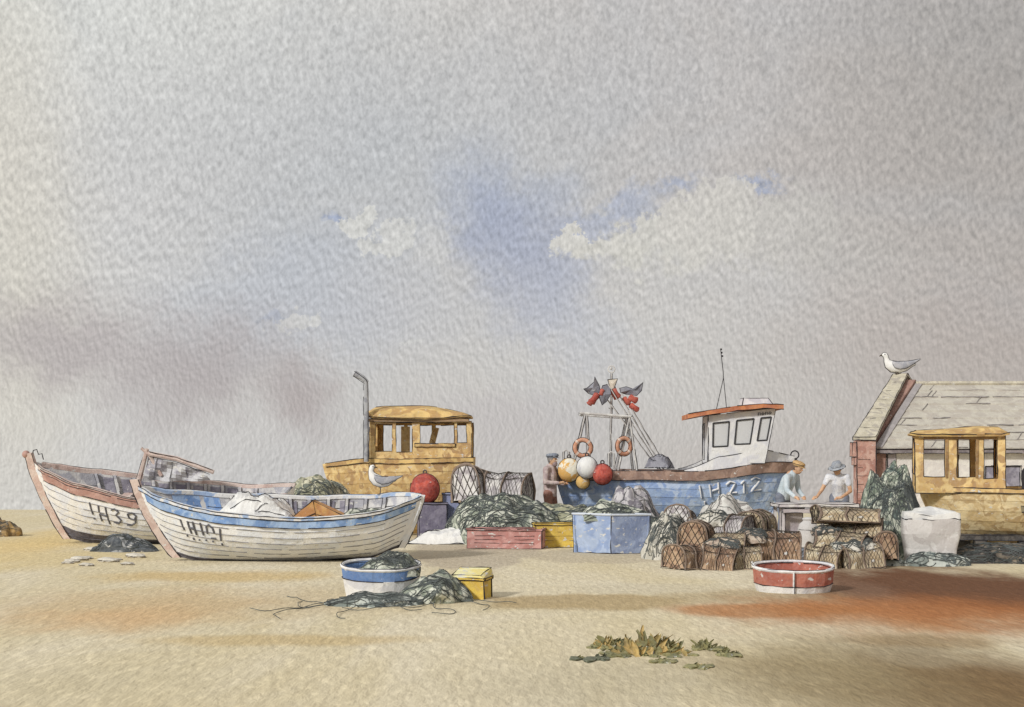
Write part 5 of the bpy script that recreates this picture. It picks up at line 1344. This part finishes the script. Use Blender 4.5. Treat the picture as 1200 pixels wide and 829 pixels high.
person('person in a slate flat cap and dusty pink jacket by the blue boat stern', (gx(px, D), D, tz(gx(px, D), D) + .045), R(62), stand, wash('dusty_pink_jacket', (190, 172, 166), (168, 146, 146), .14, .1, size=6), wash('red_brown_trousers', (146, 98, 82), None, .2, size=6),
       ('flat', wash('slate_cap', (132, 140, 152), (112, 120, 136), .14, size=8)), skin, hair_g, beard=wash('mauve_beard', (140, 118, 118), None, .2, size=9))
rt = thing('pallet', 'weathered wooden pallet on the sand under the person in the flat cap', 'pallet', (gx(px, D), D, tz(gx(px, D), D)), R(10))
for i in range(5):
    g = MB(); g.box(-.45 + .2 * i, -.31 + .2 * i, -.5, .5, .02, .042, 0, .004); g.build('slat', [brown_r, INK], rt)
for i in (-.42, 0, .36):
    g = MB(); g.box(-.46, .50, i, i + .07, -.03, .0185); g.build('bearer', [brown_r, INK], rt)
lean = dict(neck=(0, -.13, 1.33), head=(.0, -.24, 1.44), pelvis=(0, .08, .90), shl=(-.18, -.13, 1.27), shr=(.18, -.13, 1.27), ell=(-.30, -.20, 1.02), elr=(.25, -.14, 1.00),
            wrl=(-.36, -.42, .885), wrr=(.10, -.36, .875), hnl=(-.42, -.54, .865), hnr=(.0, -.42, .86), hpl=(-.10, .08, .86), hpr=(.10, .08, .86), knl=(-.11, .02, .48), knr=(.12, .02, .48), anl=(-.12, .08, .09), anr=(.13, .08, .09))
D = 28.05
person('person in a grey bucket hat and white short sleeved shirt leaning on the work table', (gx(983, D), D, .03), R(-22), lean, wash('white_shirt', (216, 216, 218), (196, 198, 206), .06, .2, size=6), wash('dull_blue_trousers', (110, 116, 132), None, .2),
       ('brim', wash('grey_bucket_hat', (136, 142, 152), (158, 162, 168), .12, .1, size=8)), skin, hair_b, sleeves='short', headtilt=R(22), headyaw=R(-14))
lean2 = dict(lean); lean2.update(head=(.03, -.26, 1.46), neck=(0, -.14, 1.36))
D = 28.5
person('person in an ochre cap and pale blue shirt bent over the table beside the bow', (gx(921, D), D, .02), R(48), lean2, wash('pale_blue_shirt', (190, 200, 206), (176, 190, 198), .06, .15, size=6), wash('dull_blue_trousers', (110, 116, 132)),
       ('flat', wash('ochre_cap', (196, 158, 96), (176, 134, 76), .14, size=8)), skin, hair_b, sleeves='long', headtilt=R(18))

# ------------------------------------------------------------------ gulls
gw = wash('white_plumage', (228, 227, 224), None, .04, 0, size=6, bump=.25); gg = wash('grey_wing', (176, 176, 182), (158, 160, 170), .08, .1, size=6, bump=.25)
def gull(label, loc, rz, sc_, look=0, upright=0.0, crouch=0.0):
    rt = thing('gull', label, 'gull', loc, rz, 'gulls'); rt.scale = (sc_,) * 3
    sp = [(-.34, .03, .30), (-.27, .045, .275), (-.16, .075, .25), (-.02, .105, .235), (.09, .108, .25), (.165, .085, .295), (.195, .056, .35), (.205, .044, .395), (.215, .047, .43), (.232, .050, .455), (.262, .036, .462), (.285, .014, .455)]
    if upright: sp = [(x * (1 - .12 * upright), r, z + upright * (.10 * max(0, x) * 2 - .06 * max(0, -x) * 1.2)) for x, r, z in sp]
    if look: sp = sp[:8] + [(2 * sp[7][0] - x, r, z) for x, r, z in sp[8:]]
    sp = [(x, r, z - crouch) for x, r, z in sp]
    g = MB(); rows = []
    for i, (x, r, z) in enumerate(sp):
        a = Vector(sp[max(0, i - 1)]); b = Vector(sp[min(len(sp) - 1, i + 1)]); d_ = Vector((b.x - a.x, 0, b.z - a.z)).normalized(); n_ = Vector((-d_.z, 0, d_.x))
        fl = .45 if i < 2 else .86
        rows.append([Vector((x, 0, z)) + Vector((0, 1, 0)) * r * .9 * math.cos(t) * (1.3 if i < 2 else 1) + n_ * r * math.sin(t) * (fl if i < 2 else 1) for t in [j * math.pi / 9 for j in range(18)]])
    g.grid(rows, close_v=True, cap=True)
    def out(sg): return [Vector((p.x, -.012, p.z)) for p in (r[5 if sg > 0 else 13] for r in rows)]
    for sg in (1, -1):
        L_ = []
        for r in rows: L_.append(max(r, key=lambda p: p.z * sg) if 1 else 0)
        i5 = [r[4] if sg > 0 else r[14] for r in rows]; g.line([p + Vector((0, 0, .003 * sg)) for p in i5], .0045, 1, .002, .08, .03); g.line([Vector((p.x, -p.y, p.z + .003 * sg)) for p in i5], .0045, 1, .002, .08, .03)
    g.build('body', [gw, INK], rt, smooth=True, wob=0)
    for s_ in (-1, 1):
        g = MB(); W_ = [(.12, .27, .03), (.08, .235, .062), (-.02, .22, .078), (-.14, .235, .07), (-.26, .275, .045), (-.38, .325, .016), (-.42, .34, .004)]; rows = []
        for x, z, hh in W_:
            yy = s_ * (.098 if x > -.1 else .098 - (-.1 - x) * .26); z += .045
            if upright: z += upright * (.2 * max(0, x) - .07 * max(0, -x))
            z -= crouch
            rows.append([Vector((x, yy + s_ * .018 * math.cos(t), z + hh * math.sin(t))) for t in [j * math.pi / 5 for j in range(10)]])
        g.grid(rows, close_v=True, cap=True); g.line([r[8] + Vector((0, s_ * .004, 0)) for r in rows], .004, 1, .002, .08, .04); g.line([r[2] + Vector((0, s_ * .004, 0)) for r in rows], .0035, 1, .002, .08, .1)
        g.build('wing', [gg, INK], rt, smooth=True, wob=0)
    hz_ = sp[9]; lk = -1 if look else 1
    g = MB(); g.tube([(hz_[0] + .035 * lk, 0, hz_[2] + .002), (hz_[0] + .075 * lk, 0, hz_[2] - .004), (hz_[0] + .105 * lk, 0, hz_[2] - .02)], [.016, .013, .004], 7); g.build('beak', plain('beak', (.09, .07, .05)), rt, smooth=True, wob=0)
    g = MB()
    for s_ in (-1, 1): g.ball((hz_[0] + .012 * lk, s_ * .045, hz_[2] + .012), .0095, nu=6, nv=8)
    g.build('eyes', plain('gull_eye', (.02, .02, .02)), rt, wob=0)
    for s_ in (-1, 1):
        g = MB(); x = .0; g.tube([(x + .02, s_ * .04, .19 - crouch), (x, s_ * .045, .10 - crouch * .5), (x + .005, s_ * .045, .012)], [.014, .008, .008], 6)
        for a in (-.4, 0, .4): g.tube([(x, s_ * .045, .01), (x + .06 * math.cos(a), s_ * .045 + .06 * math.sin(a), .006)], .006, 5)
        g.build('leg', plain('gull_leg', (.10, .08, .07)), rt, wob=0)
    return rt
rim = bh.pt(.85, 1.015, 1, -.02)
p = in_boat(broot, rim)
gull('white gull on the gunwale of the blue striped boat, looking back over its tail', (p.x, p.y, p.z - .005), R(187), .92, look=1, upright=1.2)
gull('large white gull perched on the gable top of the cottage, facing left', tuple(APEX + Vector((.02, 0, -.01))), R(182), 1.3, crouch=.11)

# ------------------------------------------------------------------ weed on the beach
def weed(label, px, py, w_, h_, n, seed, mats, kind='tuft', spread=1.0):
    D = gd(py); x, y = gx(px, D), D; rt = thing('seaweed_tuft', label, 'seaweed', (x, y, tz(x, y) - .01), 0, 'weed scattered over the sand'); rnd = random.Random(seed)
    gs = [MB() for _ in mats]
    for i in range(n):
        g = gs[0] if rnd.random() < .55 else gs[-1]
        bx = rnd.gauss(0, .33) * w_ / 2; by = rnd.gauss(0, .4) * w_ / 4
        hh = h_ * rnd.uniform(.3, 1) * max(.25, 1 - abs(bx) / (w_ * .6)); ang = rnd.uniform(-1.6, 1.6) + bx / w_ * 1.5
        pts = []; p = Vector((bx, by, .0)); dx = math.sin(ang); 
        for t in range(6):
            pts.append(p.copy()); p = p + Vector((dx * hh * .22 + rnd.uniform(-.1, .1) * hh, rnd.uniform(-.05, .05) * hh, hh * .24 * math.cos(ang * .8)))
        wd = rnd.uniform(.014, .040) * (w_ ** .3)
        L_ = [q + Vector((-wd * (1.2 - abs(t - 2.5) / 3) + rnd.uniform(-.3, .3) * wd, 0, 0)) for t, q in enumerate(pts)]; R_ = [q + Vector((wd * (1.2 - abs(t - 2.5) / 3) + rnd.uniform(-.3, .3) * wd, .01, rnd.uniform(0, wd))) for t, q in enumerate(pts)]
        g.grid([L_, [q + Vector((0, .012, 0)) for q in pts], R_])
    for i in range(max(4, n // 5)):                                   # flat fronds lying on the sand
        g = gs[-1]; bx = rnd.uniform(-1, 1) * w_ / 2; by = rnd.uniform(-.6, .3) * w_ / 2; g.ball((bx, by, .012), rnd.uniform(.03, .09), rnd.uniform(.05, .16), .018, 6, 10, lump=.7, seed=i + seed)
    for g, m_ in zip(gs, mats):
        if g.v: g.build('fronds', m_, rt, wob=.008, ws=8)
    return rt
wy = wash('yellow_ochre_weed', (190, 160, 88), (160, 140, 78), .16, .05, size=5, bump=.2); wo = wash('olive_weed', (142, 136, 84), (110, 110, 72), .18, .05, size=5, bump=.2); wd_ = wash('dark_olive_weed', (100, 104, 80), None, .2, size=5, bump=.2)
weed('largest tuft of ochre and olive weed in the middle of the sand', 760, 766, .78, .22, 150, 1, [wy, wo])
weed('yellow weed straggling to the left of the largest tuft', 716, 758, .46, .13, 50, 2, [wy, wo])
weed('pale olive sprigs just to the right of the largest tuft', 828, 762, .30, .12, 34, 3, [wo, wo])
weed('olive sprigs farthest right of the scattered weed', 852, 769, .20, .09, 20, 4, [wo, wo])
weed('dark grey green sprig at the lower left of the largest tuft', 703, 772, .16, .07, 16, 5, [wd_, wd_])
weed('small olive sprig farthest left of the scattered weed', 680, 773, .20, .06, 16, 6, [wo, wd_])
weed('tiny flat olive sprig below the largest tuft', 776, 776, .14, .05, 12, 7, [wo, wo])
weed('faint brown sprig nearest the bottom right of the scattered weed', 818, 783, .20, .05, 12, 8, [wy, wo])
heap('weed_clump', 'ochre and dark brown clump of weed at the far left edge of the beach', 'seaweed', gx(2, 30.4), 30.2, .95, .6, .40, 51, wash('ochre_brown_weed', (176, 142, 80), (128, 104, 66), .2, .1, rgb3=(84, 76, 60)), squig=8)
# pale pebbles under the first boat
rnd = random.Random(3)
for i in range(13):
    px = 78 + 100 * rnd.random(); py = rnd.uniform(645, 664); x, y = at(px, py)
    g = MB(); r_ = rnd.uniform(.05, .12); g.ball((0, 0, 0), r_ * 1.4, r_, r_ * .45, 7, 12, lump=.25, seed=i); g.line([Vector((r_ * 1.4 * math.cos(a), -abs(r_ * math.sin(a)), .002)) for a in [math.pi * q / 8 for q in range(9)]], .004, 1, .003)
    o = g.build('pebble', [wash('pale_pebble', (206, 200, 186), (188, 180, 166), .08), INK]); o.location = (x, y, tz(x, y) + r_ * .2)
    tag(o, 'pale flat pebble on the sand below the hull marked IH39', 'pebble', 'pebbles below the IH39 boat')

def purge():
    for o in list(bpy.data.objects):
        if o.type == 'MESH' and not o.data.polygons: bpy.data.objects.remove(o)
purge()
